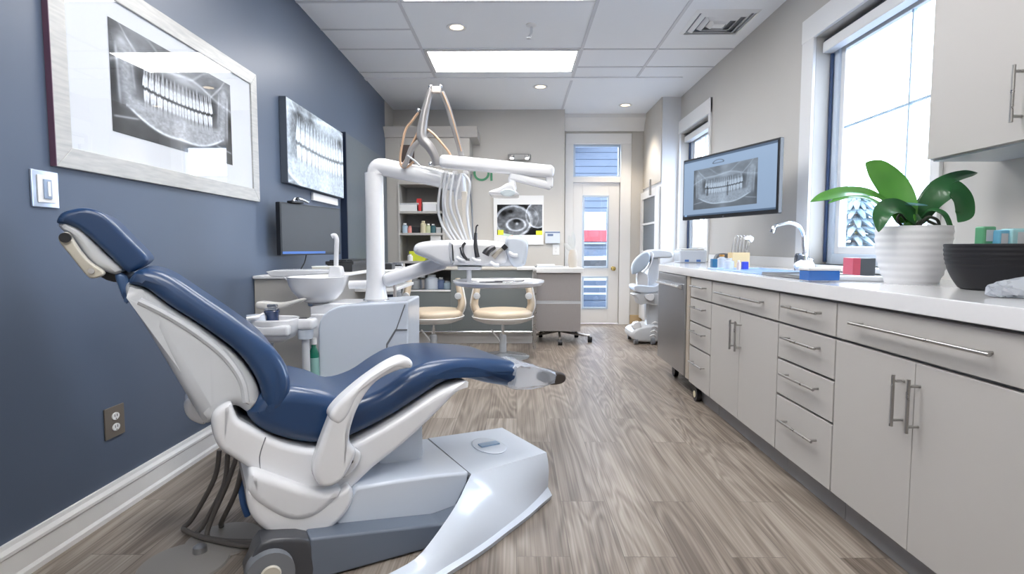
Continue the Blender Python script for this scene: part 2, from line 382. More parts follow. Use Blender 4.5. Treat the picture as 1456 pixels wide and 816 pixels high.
# closet block beyond the small window: plain front face, warm side face with a glazed door
struct(MB().box(XC, XR, YC, YD, 0, ZC), 'wall_right_closet', mat('closet_white_paint', (.66,.67,.69), .5, noise=.03))
struct(MB().box(XC-.012, XC, YC+.01, YD, 1.86, ZC), 'wall_right_panel', M_tan)
m = MB()
m.box(XC-.05, XC-.001, YC+.03, YC+.12, .10, 1.80, .004); m.box(XC-.05, XC-.001, YD-.16, YD-.04, .10, 1.80, .004)
m.box(XC-.05, XC-.001, YC+.12, YD-.16, 1.70, 1.80, .004); m.box(XC-.05, XC-.001, YC+.12, YD-.16, .10, 1.02, .004); m.box(XC-.045, XC-.001, YC+.12, YD-.16, 1.36, 1.385)
d2 = struct(m, 'door_2', M_trim)
MB().box(XC-.03, XC-.024, YC+.12, YD-.16, 1.02, 1.70).build('pane', M_gglass, d2)
m = MB().box(XC-.075, XC-.05, YC+.3, YC+.33, 1.72, 1.92, .005); m.build('door_handle', M_nickel, d2)
# baseboards
def baseboard(name, x, y0, y1, side, h=.135):
    pr = [(0,0),(.022,0),(.022,.018),(.016,.03),(.016,h*.68),(.020,h*.72),(.020,h*.80),(.012,h*.90),(.010,h),(0,h)]
    struct(MB().prism([(x+side*a, y0, b) for a, b in pr], (0, y1-y0, 0)), name, M_trim, sharp=20)
baseboard('baseboard_left', XL, Y0, 6.96, 1)
struct(MB().box(-1.61, .62, YB-.018, YB, 0, .13, .004), 'baseboard_back', M_trim)
struct(MB().box(1.57, XC, YD-.018, YD, 0, .13, .004), 'baseboard_door', mat('glow_tinted_base', (.55,.40,.22), .5))  # yellow glow low beside the door is put into this baseboard's colour
# crown band over the door bay
struct(MB().prism([(0.0+.62, YD, 2.64), (.62, YD-.03, 2.64), (.62, YD-.05, 2.70), (.62, YD-.13, 2.80), (.62, YD-.13, ZC), (.62, YD, ZC)], (XC-.62, 0, 0)), 'trim_1', M_trim)
struct(MB().box(XL, XC, 6.05, 6.13, ZC-.012, ZC+.01), 'trim_2', M_ceil)
# ceiling grid
m = MB(); zg = ZC-.006
for x in (-.86, .585, 1.26): m.box(x-.013, x+.013, Y0, (6.05 if x != .585 else YB), zg, ZC+.001)
struct(m, 'ceiling_grid_long', M_grid)
m = MB()
for y in (.25,.9,1.4,1.9,2.55,3.05,3.55,4.22,4.74,5.2,5.87): m.box(XL, -.873, y-.011, y+.011, zg, ZC+.001)
for y in (.25,.9,1.9,2.55,3.55,4.22,5.2,5.87): m.box(-.847, .572, y-.011, y+.011, zg, ZC+.001)
for y in (.25,1.1,1.9,2.7,3.3,4.18,5.22,5.72): m.box(.598, 1.247, y-.011, y+.011, zg, ZC+.001); m.box(1.273, XR, y-.011, y+.011, zg, ZC+.001)
struct(m, 'ceiling_grid_cross', M_grid)
# panel lights
for i, (y0, y1) in enumerate(((5.22,5.85),(3.57,4.20),(1.92,2.53),(.27,.88),(-1.38,-.75))):
    lab = ['rectangular lit ceiling panel beyond the sprinkler head, nearer the door', 'rectangular lit ceiling panel at the top edge of the picture', 'lit ceiling panel above the dental chair', 'lit ceiling panel over the camera', 'lit ceiling panel behind the camera'][i]
    t = thing('ceiling_light', lab, 'ceiling light', (-.135, (y0+y1)/2, ZC), 0, 'panel lights in the tiled ceiling')
    hy = (y1-y0)/2; hx = .70
    m = MB(); m.box(-hx, hx, -hy, -hy+.02, -.012, 0); m.box(-hx, hx, hy-.02, hy, -.012, 0); m.box(-hx, -hx+.02, -hy+.02, hy-.02, -.012, 0); m.box(hx-.02, hx, -hy+.02, hy-.02, -.012, 0)
    m.build('frame', M_trim, t)
    MB().box(-hx+.02, hx-.02, -hy+.02, hy-.02, -.008, -.001).build('diffuser', M_lamp, t)
# recessed downlights
for i, (x, y, lab) in enumerate(((-.49, 4.70, 'round recessed downlight left of the sprinkler head'), (.26, 6.40, 'round recessed downlight beyond the second lit panel'), (1.36, 7.22, 'round recessed downlight in front of the exit door'))):
    t = thing('downlight', lab, 'downlight', (x, y, ZC), 0, 'recessed downlights')
    MB().lathe([(.055,-.004),(.078,-.010),(.085,-.004),(.085,0),(.055,0)], 32, cap=False).build('trim_ring', M_trim, t)
    MB().lathe([(.001,-.003),(.055,-.003),(.055,-.001),(.001,-.001)], 32).build('lens', M_bulb, t)
    ld = bpy.data.lights.new('downlight_beam', 'SPOT'); ld.energy = (12, 60, 45)[i]; ld.color = (1,.86,.68); ld.spot_size = R(95); ld.spot_blend = .7; ld.shadow_soft_size = .05
    lo = bpy.data.objects.new('downlight_beam', ld); COL.objects.link(lo); lo.location = (x, y, ZC-.03)
# sprinkler
t = thing('sprinkler_head', 'small white and chrome ceiling sprinkler head between the lit panels', 'sprinkler', (.115, 4.66, ZC))
MB().lathe([(.045,0),(.045,-.006),(.03,-.014),(.014,-.016)][::-1], 24).build('escutcheon', M_trim, t)
MB().tube([(0,0,-.014),(0,0,-.05),(-.006,-.004,-.075),(-.02,-.01,-.10)], .011).build('nozzle', M_chrome, t)
MB().lathe([(.002,-.112),(.022,-.110),(.022,-.104),(.002,-.102)], 20, c=(-.02,-.01,0)).build('deflector', M_white, t)
# square air vent
t = thing('ceiling_vent', 'square white four-way air vent in the ceiling', 'vent', (1.60, 4.62, ZC))
for k in range(4):
    a = .245-.055*k; b = a-.03; z = -.004-.006*k
    m = MB()
    for s in (-1, 1):
        m.prism([(s*a, -a, 0 if k == 0 else -.004), (s*b, -b, z-.014), (s*b, b, z-.014), (s*a, a, 0 if k == 0 else -.004)], (0,0,.006))
        m.prism([(-a, s*a, 0 if k == 0 else -.004), (-b, s*b, z-.014), (b, s*b, z-.014), (a, s*a, 0 if k == 0 else -.004)], (0,0,.006))
    m.build('louvre', M_trim, t)
MB().box(-.05, .05, -.05, .05, -.03, -.012, .008).build('centre_plate', M_trim, t)
MB().box(-.21, .21, -.21, .21, -.003, -.001).build('backing', M_grey, t)
# ------------------------------------------------------------------ windows on the right
def window(idx, w, sashY, munt, munz, blind, z_tr=.11):
    y0, y1, z0, z1 = w; f = MB(); tw = .15; x = XR-.022
    f.box(x, XR, y1, y1+tw, z0-.03, z1+tw, .005); f.box(x, XR, y0-.06, y0, z0-.03, z1+tw, .005)
    f.box(x-.004, XR, y0-.06, y1+tw, z1, z1+tw, .005)
    win = struct(f, 'window_%d' % idx, M_trim)
    s = MB().box(XR-.05, XR+.115, y0-.05, y1+.04, z0-.03, z0, .006); s.build('window_sill', M_trim, win)
    fr = MB(); X1, X2 = XR+.11, XR+.17; a = .07
    fr.box(X1, X2, y1-a, y1, z0, z1, .004); fr.box(X1, X2, y0, y0+a, z0, z1, .004); fr.box(X1, X2, y0+a, y1-a, z1-a, z1, .004); fr.box(X1, X2, y0+a, y1-a, z0, z0+a, .004)
    fr.build('window_frame', mat('window_frame_vinyl', (.62,.70,.80), .35), win)
    fr = MB(); a2 = a+.045; X3, X4 = X1+.015, X2-.01
    fr.box(X3, X4, y1-a2, y1-a, z0+a, z1-a, .004); fr.box(X3, X4, y0+a, y0+a2, z0+a, z1-a, .004); fr.box(X3, X4, y0+a2, y1-a2, z1-a2, z1-a, .004); fr.box(X3, X4, y0+a2, y1-a2, z0+a, z0+a2, .004)
    fr.build('sash', M_trim, win)
    g = MB().box(X1+.03, X1+.034, y0+a2, y1-a2, z0+a2, z1-a2); g.build('pane', M_glass, win)
    mu = MB(); mz = .006
    for yy in munt: mu.box(X1+.022, X1+.042, yy-mz, yy+mz, z0+a2, z1-a2)
    for zz in munz: mu.box(X1+.024, X1+.040, y0+a2, y1-a2, zz-mz, zz+mz)
    mu.build('muntin', mat('muntin_blue_grey', (.42,.56,.70), .4), win)
    if blind:
        # roller blind wound up under the head of the reveal
        t = thing('roller_blind', ('rolled-up dark blind under a white valance in the large window' if idx == 1 else 'rolled-up blind at the top of the small window behind the wall screen'), 'blind', (XR+.03, (y0+y1)/2, z1-.055), 0)
        L2 = (y1-y0)/2-.01
        MB().cyl((.04,-L2,.01),(.04,L2,.01), .03, n=24).build('roller', mat('slate_blind_fabric', (.03,.04,.06), .7), t)
        MB().box(.005,.012,-L2,L2,-.045,.015,.002).box(.005,.07,-L2,L2,-.052,-.045,.002).build('valance', M_trim, t)
        MB().box(.06, .075, L2-.012, L2+.008, -(z1-z0-.07), -.055, .001).build('side_channel', mat('navy_channel', (.03,.06,.14), .4), t)
    return win
window(1, W1, 3.57, [3.07], [1.83], True)
window(2, W2, 6.6, [6.35], [1.9], True)
# ------------------------------------------------------------------ exit door with transom
dm = MB(); yy = YD-.022
dm.box(.66, .77, yy, YD, 0, 2.60, .004); dm.box(1.414, 1.56, yy, YD, 0, 2.60, .004); dm.box(.66, 1.56, yy-.004, YD, 2.47, 2.61, .004)
door = struct(dm, 'door_1', M_trim)
sl = MB(); ys0, ys1 = YD+.03, YD+.075
gx0, gx1 = .905, 1.268
sl.box(.775, gx0, ys0, ys1, .01, 1.95, .004); sl.box(gx1, 1.41, ys0, ys1, .01, 1.95, .004)
for z0, z1 in ((.01,.21),(.665,.78),(1.78,1.95)): sl.box(gx0, gx1, ys0, ys1, z0, z1, .003)
slab = sl.build('door_slab', M_trim, door)
for z0, z1 in ((.21,.665),(.78,1.78)):
    MB().box(gx0, gx1, ys0+.02, ys0+.026, z0, z1).build('pane', M_glass, slab)
    b = MB(); b.box(gx0, gx0+.025, ys0-.012, ys0, z0, z1, .003); b.box(gx1-.025, gx1, ys0-.012, ys0, z0, z1, .003); b.box(gx0+.025, gx1-.025, ys0-.012, ys0, z0, z0+.025, .003); b.box(gx0+.025, gx1-.025, ys0-.012, ys0, z1-.025, z1, .003)
    b.build('glazing_bead', mat('blue_grey_bead', (.50,.60,.72), .4), slab)
k = MB().lathe([(.03,0),(.03,.008),(.012,.014),(.012,.035),(.028,.045),(.030,.058),(.02,.07),(.003,.073)], 24, M=Matrix.Translation((1.335, ys0, .775)) @ Matrix.Rotation(R(90), 4, 'X'))
k.build('door_handle', M_brass, slab)
tb = MB(); tb.box(.77, 1.414, YD-.005, YD+.09, 1.955, 2.03, .004); tb.build('transom_bar', M_trim, door)
MB().box(.80, 1.39, YD+.05, YD+.056, 2.04, 2.46).build('transom_pane', M_glass, door)
b = MB(); b.box(.77,.80,YD+.03,YD+.08,2.03,2.47); b.box(1.39,1.414,YD+.03,YD+.08,2.03,2.47); b.box(.80,1.39,YD+.03,YD+.08,2.03,2.05); b.box(.80,1.39,YD+.03,YD+.08,2.44,2.47); b.build('transom_frame', mat('blue_grey_bead', (.5,.6,.72)), door)
# ------------------------------------------------------------------ outside
struct(MB().box(-30, 60, -30, 60, -.45, -.4), 'ground_outside', mat('wet_ground', (.20,.23,.28), .8, noise=.2, nscale=1))
t = thing('neighbouring_house', 'blue-grey clapboard house with sloping roof seen through the glass door', 'house', (0,0,0))
m = MB()
hx0, hx1, hy = .6, 4.4, 15.0
for i in range(24): m.prism([(hx0, hy, -.4+i*.18), (hx0, hy-.025, -.4+i*.18), (hx0, hy-.004, -.4+(i+1)*.18), (hx0, hy, -.4+(i+1)*.18)], (hx1-hx0, 0, 0))
m.box(hx0, hx1, hy, hy+3, -.4, 3.92); m.build('wall', mat('slate_clapboard', (.045,.065,.10), .6, noise=.2, nscale=3), t)
MB().prism([(hx0-.4, hy-.5, 3.2), (hx1+.4, hy-.5, 5.2), (hx1+.4, hy-.5, 5.4), (hx0-.4, hy-.5, 3.4)], (0, 4, 0)).build('roof', mat('pale_roof', (.22,.26,.32), .7), t)
MB().box(1.45, 2.35, hy-.10, hy-.03, 1.15, 2.0, .01).build('porch_panel', mat('pale_siding', (.20,.22,.25), .6), t)
MB().box(1.45, 2.6, hy-.16, hy-.10, 1.22, 1.52, .01).build('sign', mat('red_sign', (.20,.012,.02), .5), t)
# parked van below the sign
t = thing('parked_car', 'white car parked outside the glass door', 'car', (1.95, 12.6, -.4))
MB().prism([(-1.4,0,.3),(-1.4,0,.75),(-.9,0,.85),(-.55,0,1.25),(.7,0,1.28),(1.1,0,.9),(1.5,0,.8),(1.5,0,.3)], (0,1.6,0), .05).build('body', mat('white_car_paint', (.25,.28,.33), .25, coat=.5), t)
MB().prism([(-.78,-.004,.86),(-.5,-.004,1.18),(.62,-.004,1.2),(.92,-.004,.9)], (0,.01,0)).build('side_window', M_dark, t)
for x in (-.9, 1.0): MB().cyl((x,-.02,.3),(x,.2,.3), .3, n=28).build('wheel', M_dark, t)
t = thing('slatted_fence', 'dark slatted fence seen through the lower pane of the glass door', 'fence', (0,0,0))
for i in range(7): MB().box(1.0, 2.7, 10.0, 10.03, -.36+i*.125, -.27+i*.125, .004).build('slat', mat('slate_clapboard', (.045,.065,.10), .6), t)
for x in (1.05, 2.6): MB().box(x, x+.07, 10.03, 10.10, -.4, .52, .004).build('post', mat('slate_clapboard', (.045,.065,.10), .6), t)
# snowy fir tree outside the big window
t = thing('fir_tree', 'snow-dusted blue-green fir tree outside the large window', 'tree', (6.3, 10.6, -.4)); t.scale = (1.3, 1.3, .86)
MB().cyl((0,0,0),(0,0,2.8), .09, .02).build('trunk', mat('bark', (.12,.09,.07), .9), t)
m = MB()
for i in range(13):
    z = .5+i*.19; rr = 1.05*(1-i/14.5)
    n = 14
    for k in range(n):
        a = 2*math.pi*(k+.5*(i%2))/n+random.uniform(-.1,.1); q = rr*random.uniform(.8,1.1)
        m.tube([(0,0,z+.10),(q*.5*math.cos(a), q*.5*math.sin(a), z+.07),(q*math.cos(a), q*math.sin(a), z-.10)], .085, n=5, smooth=2, flat=1, rf=lambda u: 1.1-u*.9)
m.build('foliage', mat('frosty_needles', (.03,.075,.09), .9, var=(.22,.28,.33), nscale=5), t)
# ------------------------------------------------------------------ sky and exposure
w = bpy.data.worlds.new('sky'); scn.world = w; w.use_nodes = True; nt = w.node_tree
bg = nt.nodes['Background']
tcw = nt.nodes.new('ShaderNodeTexCoord'); nz = nt.nodes.new('ShaderNodeTexNoise'); nz.inputs['Scale'].default_value = 2.2; nz.inputs['Detail'].default_value = 4
crw = nt.nodes.new('ShaderNodeValToRGB'); crw.color_ramp.elements[0].color = (.55,.72,1,1); crw.color_ramp.elements[1].color = (.92,.96,1,1); crw.color_ramp.elements[0].position = .35; crw.color_ramp.elements[1].position = .62
nt.links.new(tcw.outputs['Generated'], nz.inputs['Vector']); nt.links.new(nz.outputs['Fac'], crw.inputs[0]); nt.links.new(crw.outputs[0], bg.inputs['Color'])
bg.inputs['Strength'].default_value = 9.0
for nm, (y0, y1, z0, z1) in (('daylight_portal_1', W1), ('daylight_portal_2', W2)):
    ld = bpy.data.lights.new(nm, 'AREA'); ld.shape = 'RECTANGLE'; ld.size = z1-z0; ld.size_y = y1-y0; ld.cycles.is_portal = True
    lo = bpy.data.objects.new(nm, ld); COL.objects.link(lo); lo.location = (XR+.2, (y0+y1)/2, (z0+z1)/2); lo.rotation_euler = (0, R(90), 0)
vs = scn.view_settings; vs.view_transform = 'Standard'; vs.look = 'None'; vs.exposure = .66; vs.gamma = 1; vs.use_curve_mapping = False
scn.cycles.use_denoising = True; scn.cycles.max_bounces = 10; scn.cycles.diffuse_bounces = 5; scn.cycles.glossy_bounces = 4; scn.cycles.transparent_max_bounces = 12
scn.cycles.sample_clamp_indirect = 6; scn.cycles.caustics_reflective = False; scn.cycles.caustics_refractive = False
# ================================================================== dental chair
CA = R(30); CO = Vector((-.13, 2.443, 0)); AX = Vector((math.cos(CA), math.sin(CA), 0)); NX = Vector((-math.sin(CA), math.cos(CA), 0))
def cp(px, py, yp):
    """a sight line met with the plane yp beside the chair's long axis -> (s, z) in the chair's own frame"""
    d = ray(px, py); t = ((CO-EYE).dot(NX)+yp)/d.dot(NX); p = EYE+d*t
    return ((p-CO).dot(AX), p.z)
def cpl(pts, yp): return [cp(x, y, yp) for x, y in pts]
chair = thing('dental_chair', 'reclined patient chair with navy upholstery, white shells and floor base', 'dental chair', CO, CA)
# --- seat cushion, from the crease to the raised foot end
HW = .245
seat_out = [(352,590),(362,572),(385,556),(420,552),(465,560),(500,572),(540,560),(575,536),(605,520),(645,512),(690,512),(738,517),(744,533),(740,552),
            (705,549),(668,541),(636,546),(600,568),(560,594),(520,615),(490,628),(455,634),(410,628),(370,612)]
sp_ = cpl(seat_out, -HW)
def seat_w(s, z): return 1.0-.16*max(0, min(1, (s+.35)/.7))
MB().puff(sp_, -HW, HW, .05, 6, 4, seat_w).build('seat', M_blue, chair, sharp=60)
# piping seam
# --- white shell under the seat cushion
sh = [(355,606),(400,630),(455,640),(500,632),(560,600),(615,564),(640,551),(664,543),(668,547),(650,560),(630,580),(608,602),(575,632),(530,668),(492,704),(462,712),(420,700),(372,678),(332,653),(313,640),(304,622),(300,602),(303,588),(314,578),(328,573),(333,583),(340,597)]
MB().puff(cpl(sh, -HW-.01), -HW-.01, HW+.01, .022, 4, 3).build('seat_shell', M_white, chair, sharp=50)
q1, q2 = cp(378,622,-HW-.012), cp(372,676,-HW-.012); MB().tube([(q1[0],-HW-.009,q1[1]),((q1[0]+q2[0])/2-.012,-HW-.0105,(q1[1]+q2[1])/2),(q2[0],-HW-.007,q2[1])], .0018, 6, 4).build('shell_seam', M_grey, chair)
# --- backrest
bo = [(180,405),(187,390),(205,383),(240,392),(290,424),(345,461),(388,494),(409,522),(415,552),(405,580),(388,590),(372,590),(374,575),(368,545),(340,505),(290,468),(240,437),(205,412)]
def back_w(s, z): return 1.0-.30*max(0, min(1, (z-.62)/.42))
MB().puff(cpl(bo, -HW-.005), -HW-.005, HW+.005, .035, 6, 4, back_w).build('backrest_cushion', M_blue, chair, sharp=60)
bs = [(178,404),(205,414),(240,438),(290,470),(338,508),(366,546),(371,576),(356,590),(335,580),(316,590),(300,604),(288,602),(268,570),(232,512),(196,455),(176,425)]
bsh = MB().puff(cpl(bs, -HW+.012), -HW+.012, HW-.012, .045, 6, 4, back_w).build('backrest_shell', M_shell, chair, sharp=60)
# raised rib that follows the shell's edge
rb = [(196,430),(232,447),(275,473),(318,506),(343,540),(350,572)]
def back3(pts, yp, k=1.0):
    out = []
    for x, y in pts:
        s, z = cp(x, y, yp); out.append(Vector((s, yp*back_w(s, z)*k, z)))
    return out
MB().tube(back3(rb, -HW+.012, .985), .012, 8).build('shell_rib', M_shell, bsh)
# --- headrest
hb = [(80,317),(81,309),(87,302),(98,298),(122,295),(150,305),(181,335),(206,360),(211,371),(203,379),(188,387),(176,384),(152,361),(128,339),(110,325),(94,319)]
HB = .15
MB().puff(cpl(hb, -HB), -HB, HB, .017, 5, 4).build('headrest_cushion', M_blue, chair, sharp=60)
hs = [(81,320),(92,316),(110,323),(130,341),(152,363),(174,383),(166,390),(154,388),(134,379),(118,362),(104,341),(91,331)]
MB().puff(cpl(hs, -HB+.008), -HB+.008, HB-.008, .02, 4, 3).build('headrest_shell', M_shell, chair, sharp=60)
ha = [(83,342),(85,333),(94,330),(101,338),(113,356),(128,373),(146,385),(146,392),(132,396),(122,391),(100,364)]
harm = MB().puff(cpl(ha, -HB-.03), -HB-.03, -HB+.01, .006, 3, 3).build('headrest_arm', mat('putty_plastic', (.50,.47,.40), .4), chair, sharp=50)
q = cp(93,338,-HB-.03); MB().cyl((q[0], -HB-.038, q[1]), (q[0], -HB-.02, q[1]), .014).build('knob', M_dark, harm)
q = cp(130,385,-HB-.03); MB().cyl((q[0], -HB-.035, q[1]), (q[0], -HB-.02, q[1]), .008).build('screw', M_chrome, harm)
lk = cpl([(138,388),(150,382),(170,386),(182,394),(172,402),(150,398)], -.10)
MB().puff(lk, -.10, .10, .008, 3, 2).build('headrest_link', M_dark, chair)
hg = cpl([(163,392),(172,388),(184,398),(182,430),(176,428),(168,408)], -.13)
MB().puff(hg, -.13, .13, .01, 3, 3).build('headrest_hinge', mat('slate_blue_plastic', (.06,.12,.25), .3), chair)
# --- armrests
def armrest(y0, y1, mirror=False):
    ar = cpl([(452,640),(468,597),(478,574),(510,545),(548,518),(572,508),(584,514),(584,522),(562,528),(535,543),(515,568),(502,598),(497,625),(506,640),(500,660),(486,682),(468,692),(452,688),(445,668)], -HW-.075)
    a = MB().puff(ar, y0, y1, .018, 4, 4).build('armrest', M_white, chair, sharp=55)
    ap = cpl([(468,592),(478,574),(510,545),(548,518),(573,507),(585,513),(583,523),(560,523),(530,540),(508,562),(494,590),(480,602)], -HW-.075)
    MB().puff(ap, y0-.006, y1+.006, .016, 4, 4).build('arm_pad', M_white, a, sharp=55)
    return a
a1 = armrest(-HW-.085, -HW-.02)
pv = cpl([(487,664),(500,640),(512,642),(512,655),(500,672),(488,680)], -HW-.045)
MB().puff(pv, -HW-.05, -HW-.005, .01, 3, 3).build('pivot_cover', M_white, chair)
q = cp(498,655,-HW-.05); MB().cyl((q[0], -HW-.056, q[1]), (q[0], -HW-.04, q[1]), .009).build('pivot_button', M_dark, chair)
# rear hand hold on the far side of the backrest
q = cpl([(262,570),(272,563),(285,572),(295,590),(290,602),(272,596),(263,585)], HW-.02)
MB().puff(q, HW-.05, HW+.10, .02, 4, 4).build('rear_grip', M_white, chair)
# --- plastic cover and dark tip at the foot end
fc = cpl([(728,522),(745,516),(770,523),(790,530),(788,545),(765,552),(735,554),(722,548)], -HW+.03)
cov = MB(); 
cov.puff(fc, -HW+.02, -HW+.20, .02, 4, 3)
for v in cov.bm.verts: v.co += Vector((random.uniform(-1,1), random.uniform(-1,1), random.uniform(-1,1)))*.0035
cov.build('plastic_foot_cover', mat('crinkled_clear_film', (.62,.68,.78), .12, alpha=.42, coat=.6), chair, sharp=20)
ft = cpl([(783,532),(796,529),(803,533),(803,541),(795,546),(780,546)], -HW+.05)
MB().puff(ft, -HW+.04, -HW+.15, .01, 3, 3).build('foot_tip', mat('brown_black_rubber', (.05,.04,.035), .5), chair)
# --- lift arm between base and seat
BN = -.28
la = cpl([(474,753),(506,693),(560,684),(617,676),(668,671),(664,690),(648,722),(628,743),(560,748)], BN)
MB().prism([(s, BN, z) for s, z in la], (0, .44, 0), .012, 3).build('lift_arm', M_bluew, chair, sharp=30)
dr = cpl([(351,694),(370,700),(400,724),(430,728),(458,718),(484,700),(498,692),(504,704),(498,724),(480,746),(455,762),(428,768),(402,766),(375,754),(355,730)], BN-.02)
MB().puff(dr, BN-.02, .20, .02, 5, 4).build('lift_cover', M_white, chair, sharp=50)
cpp = cpl([(352,700),(352,688),(361,672),(400,684),(450,700),(486,696),(474,716),(452,734),(428,742),(404,739),(376,724),(360,712)], BN-.03)
MB().puff(cpp, BN-.03, .20, .025, 5, 4).build('lift_cover_cap', M_whitem, chair, sharp=50)
li = cpl([(452,762),(470,752),(555,749),(567,757),(556,764),(520,766)], BN+.03)
MB().puff(li, BN+.03, .16, .006, 2, 0).build('lift_arm_underside', M_shell, chair)
# column under the seat shell
MB().box(-.52, -.33, -.10, .12, .20, .40, .03).build('seat_column', M_bluew, chair)
# --- floor frame: grey inner base, dark housing with its roller
FN = -.37
tl = cp(440,766,FN); tr = cp(627,745,FN)
MB().prism([(tl[0], FN, .004), (tl[0], FN, tl[1]), (tr[0], FN, tr[1]), (tr[0]+.15, FN, .10), (tr[0]+.15, FN, .004)], (0, .60, 0), .01, 3).build('base_frame', mat('blue_grey_metal', (.13,.155,.20), .35), chair)
hl = cpl([(405,766),(440,768),(446,790),(444,835),(352,835),(357,800),(372,772)], FN)
MB().puff([(a, max(.01, b)) for a, b in hl], FN, FN+.10, .012, 3, 2).build('roller_housing', mat('charcoal_plastic', (.05,.052,.06), .35), chair)
q = cp(384,800,FN-.02)
MB().cyl((q[0], FN-.03, .075), (q[0], FN+.02, .075), .07, n=32).build('roller', M_grey, chair)
MB().lathe([(.0,0),(.026,0),(.030,.006),(.026,.012),(.0,.012)], 24, M=Matrix.Translation((q[0], FN-.028, .08)) @ Matrix.Rotation(R(90), 4, 'X')).build('roller_cap', mat('putty_plastic', (.5,.47,.4)), chair)
# --- sweeping floor cover at the foot end
Wc = Matrix.Translation(CO) @ Matrix.Rotation(CA, 4, 'Z'); Wi = Wc.inverted()
def loc(v): return Wi @ v
bm = bmesh.new()
tA, tB, tC, tD = [loc(atZ(x, y, .2)) for x, y in ((609,623),(714,608),(777,643),(670,674))]
U = [tC, tC.lerp(tD, .5), tD]+[loc(atZ(x, y, z)) for x, y, z in ((662,690,.185),(650,715,.16),(632,743,.13),(603,782,.08),(585,798,.06),(560,812,.05),(530,826,.045))]
U = cr2(U[:1], 1)+U[1:3]+cr2(U[3:], 3)[0:]
Lp = [loc(atZ(x, y, z)) for x, y, z in ((779,692,.05),(765,708,.035),(745,727,.03),(715,751,.025),(690,770,.025),(660,790,.025),(637,804,.025),(612,820,.025),(575,842,.025))]
def resample(P, n):
    L = [0]
    for a, b in zip(P[:-1], P[1:]): L.append(L[-1]+(b-a).length)
    out = []
    for k in range(n):
        d = L[-1]*k/(n-1); i = max(j for j in range(len(L)) if L[j] <= d+1e-9); i = min(i, len(P)-2)
        out.append(P[i].lerp(P[i+1], (d-L[i])/max(1e-9, L[i+1]-L[i])))
    return out
K = 28
Uo = U; ua = resample(U[:3], 9)+resample(U[2:], K-8)[1:]; lb = resample(cr2(Lp, 4), K)
rows = []
for t in (0, .02, .06, .2, .4, .6, .8, .93, 1):
    rows.append([bm.verts.new(a.lerp(b, t)+Vector((0, -.012*math.sin(math.pi*t), .010*math.sin(math.pi*t)))) for a, b in zip(ua, lb)])
rows.append([bm.verts.new(Vector((p.x+.010, p.y-.018, .018))) for p in lb])
rows.append([bm.verts.new(Vector((p.x+.006, p.y-.014, .0))) for p in lb])
for a, b in zip(rows[:-1], rows[1:]):
    for i in range(K-1): bm.faces.new((a[i], a[i+1], b[i+1], b[i]))
# nose, far flank and top
far0, far1 = bm.verts.new((tB.x+.02, tB.y+.10, .02)), bm.verts.new((tB.x+.02, tB.y+.10, 0))
vB, vA = bm.verts.new(tB), bm.verts.new(tA)
for k in range(len(rows)-2): bm.faces.new((rows[k][0], rows[k+1][0], far0 if k == len(rows)-3 else (vB if k == 0 else vB), ) if k != len(rows)-3 else (rows[k][0], rows[k+1][0], far0, vB))
bm.faces.new((rows[-2][0], rows[-1][0], far1, far0))
fa0, fa1 = bm.verts.new((-.60, .30, .05)), bm.verts.new((-.60, .30, 0)); fA = bm.verts.new((tA.x, tA.y+.06, .02)); fA1 = bm.verts.new((tA.x, tA.y+.06, 0))
bm.faces.new((vB, far0, fA, vA)); bm.faces.new((far0, far1, fA1, fA)); 
top = rows[0][:9]
bm.faces.new([vA, vB]+top)
# wall inside the opening
dn = bm.verts.new((tD.x+.03, tD.y, .0)); dn2 = bm.verts.new((tA.x+.03, tA.y, 0)); ti = bm.verts.new((tA.x+.03, tA.y, .19)); td = bm.verts.new((tD.x+.03, tD.y, .19))
bm.faces.new((top[-1], vA, ti, td)); bm.faces.new((td, ti, dn2, dn))
# inner side of the sweeping wing
inn = [bm.verts.new(Vector((p.x+.004, p.y+.035, 0))) for p in ua[8:]]
for i in range(len(inn)-1): bm.faces.new((rows[0][8+i], inn[i], inn[i+1], rows[0][9+i]))
bmesh.ops.recalc_face_normals(bm, faces=bm.faces[:])
mb = MB(); mb.bm.free(); mb.bm = bm
fcov = mb.build('floor_cover', M_bluew, chair, sharp=32)
c0 = (tA+tB+tC+tD)/4
MB().lathe([(.0,0),(.085,0),(.088,.003),(.080,.006),(.0,.008)], 40, M=Matrix.Translation(c0+Vector((.01,0,.0))) @ Matrix.Diagonal((.75,1.2,1,1))).build('pedal_pad', M_bluew, fcov)
MB().box(-.045,.045,-.02,.02,.006,.014,.003, M=Matrix.Translation(c0+Vector((.01,0,.0)))).build('badge', mat('blue_badge', (.22,.32,.45), .3), fcov)
g = MB(); dA = (tA-tD); g.prism([tD+Vector((-.012,0,-.018)), tA+Vector((-.012,0,-.018)), tA+Vector((-.012,0,-.002)), tD+Vector((-.012,0,-.002))], (.012, 0, 0), 0)
g.build('cover_lip', M_grey, fcov)
# dark body between the frame rails
MB().box(-.62, -.16, -.24, .16, .0, .12, .01).build('inner_body', M_dark, chair)
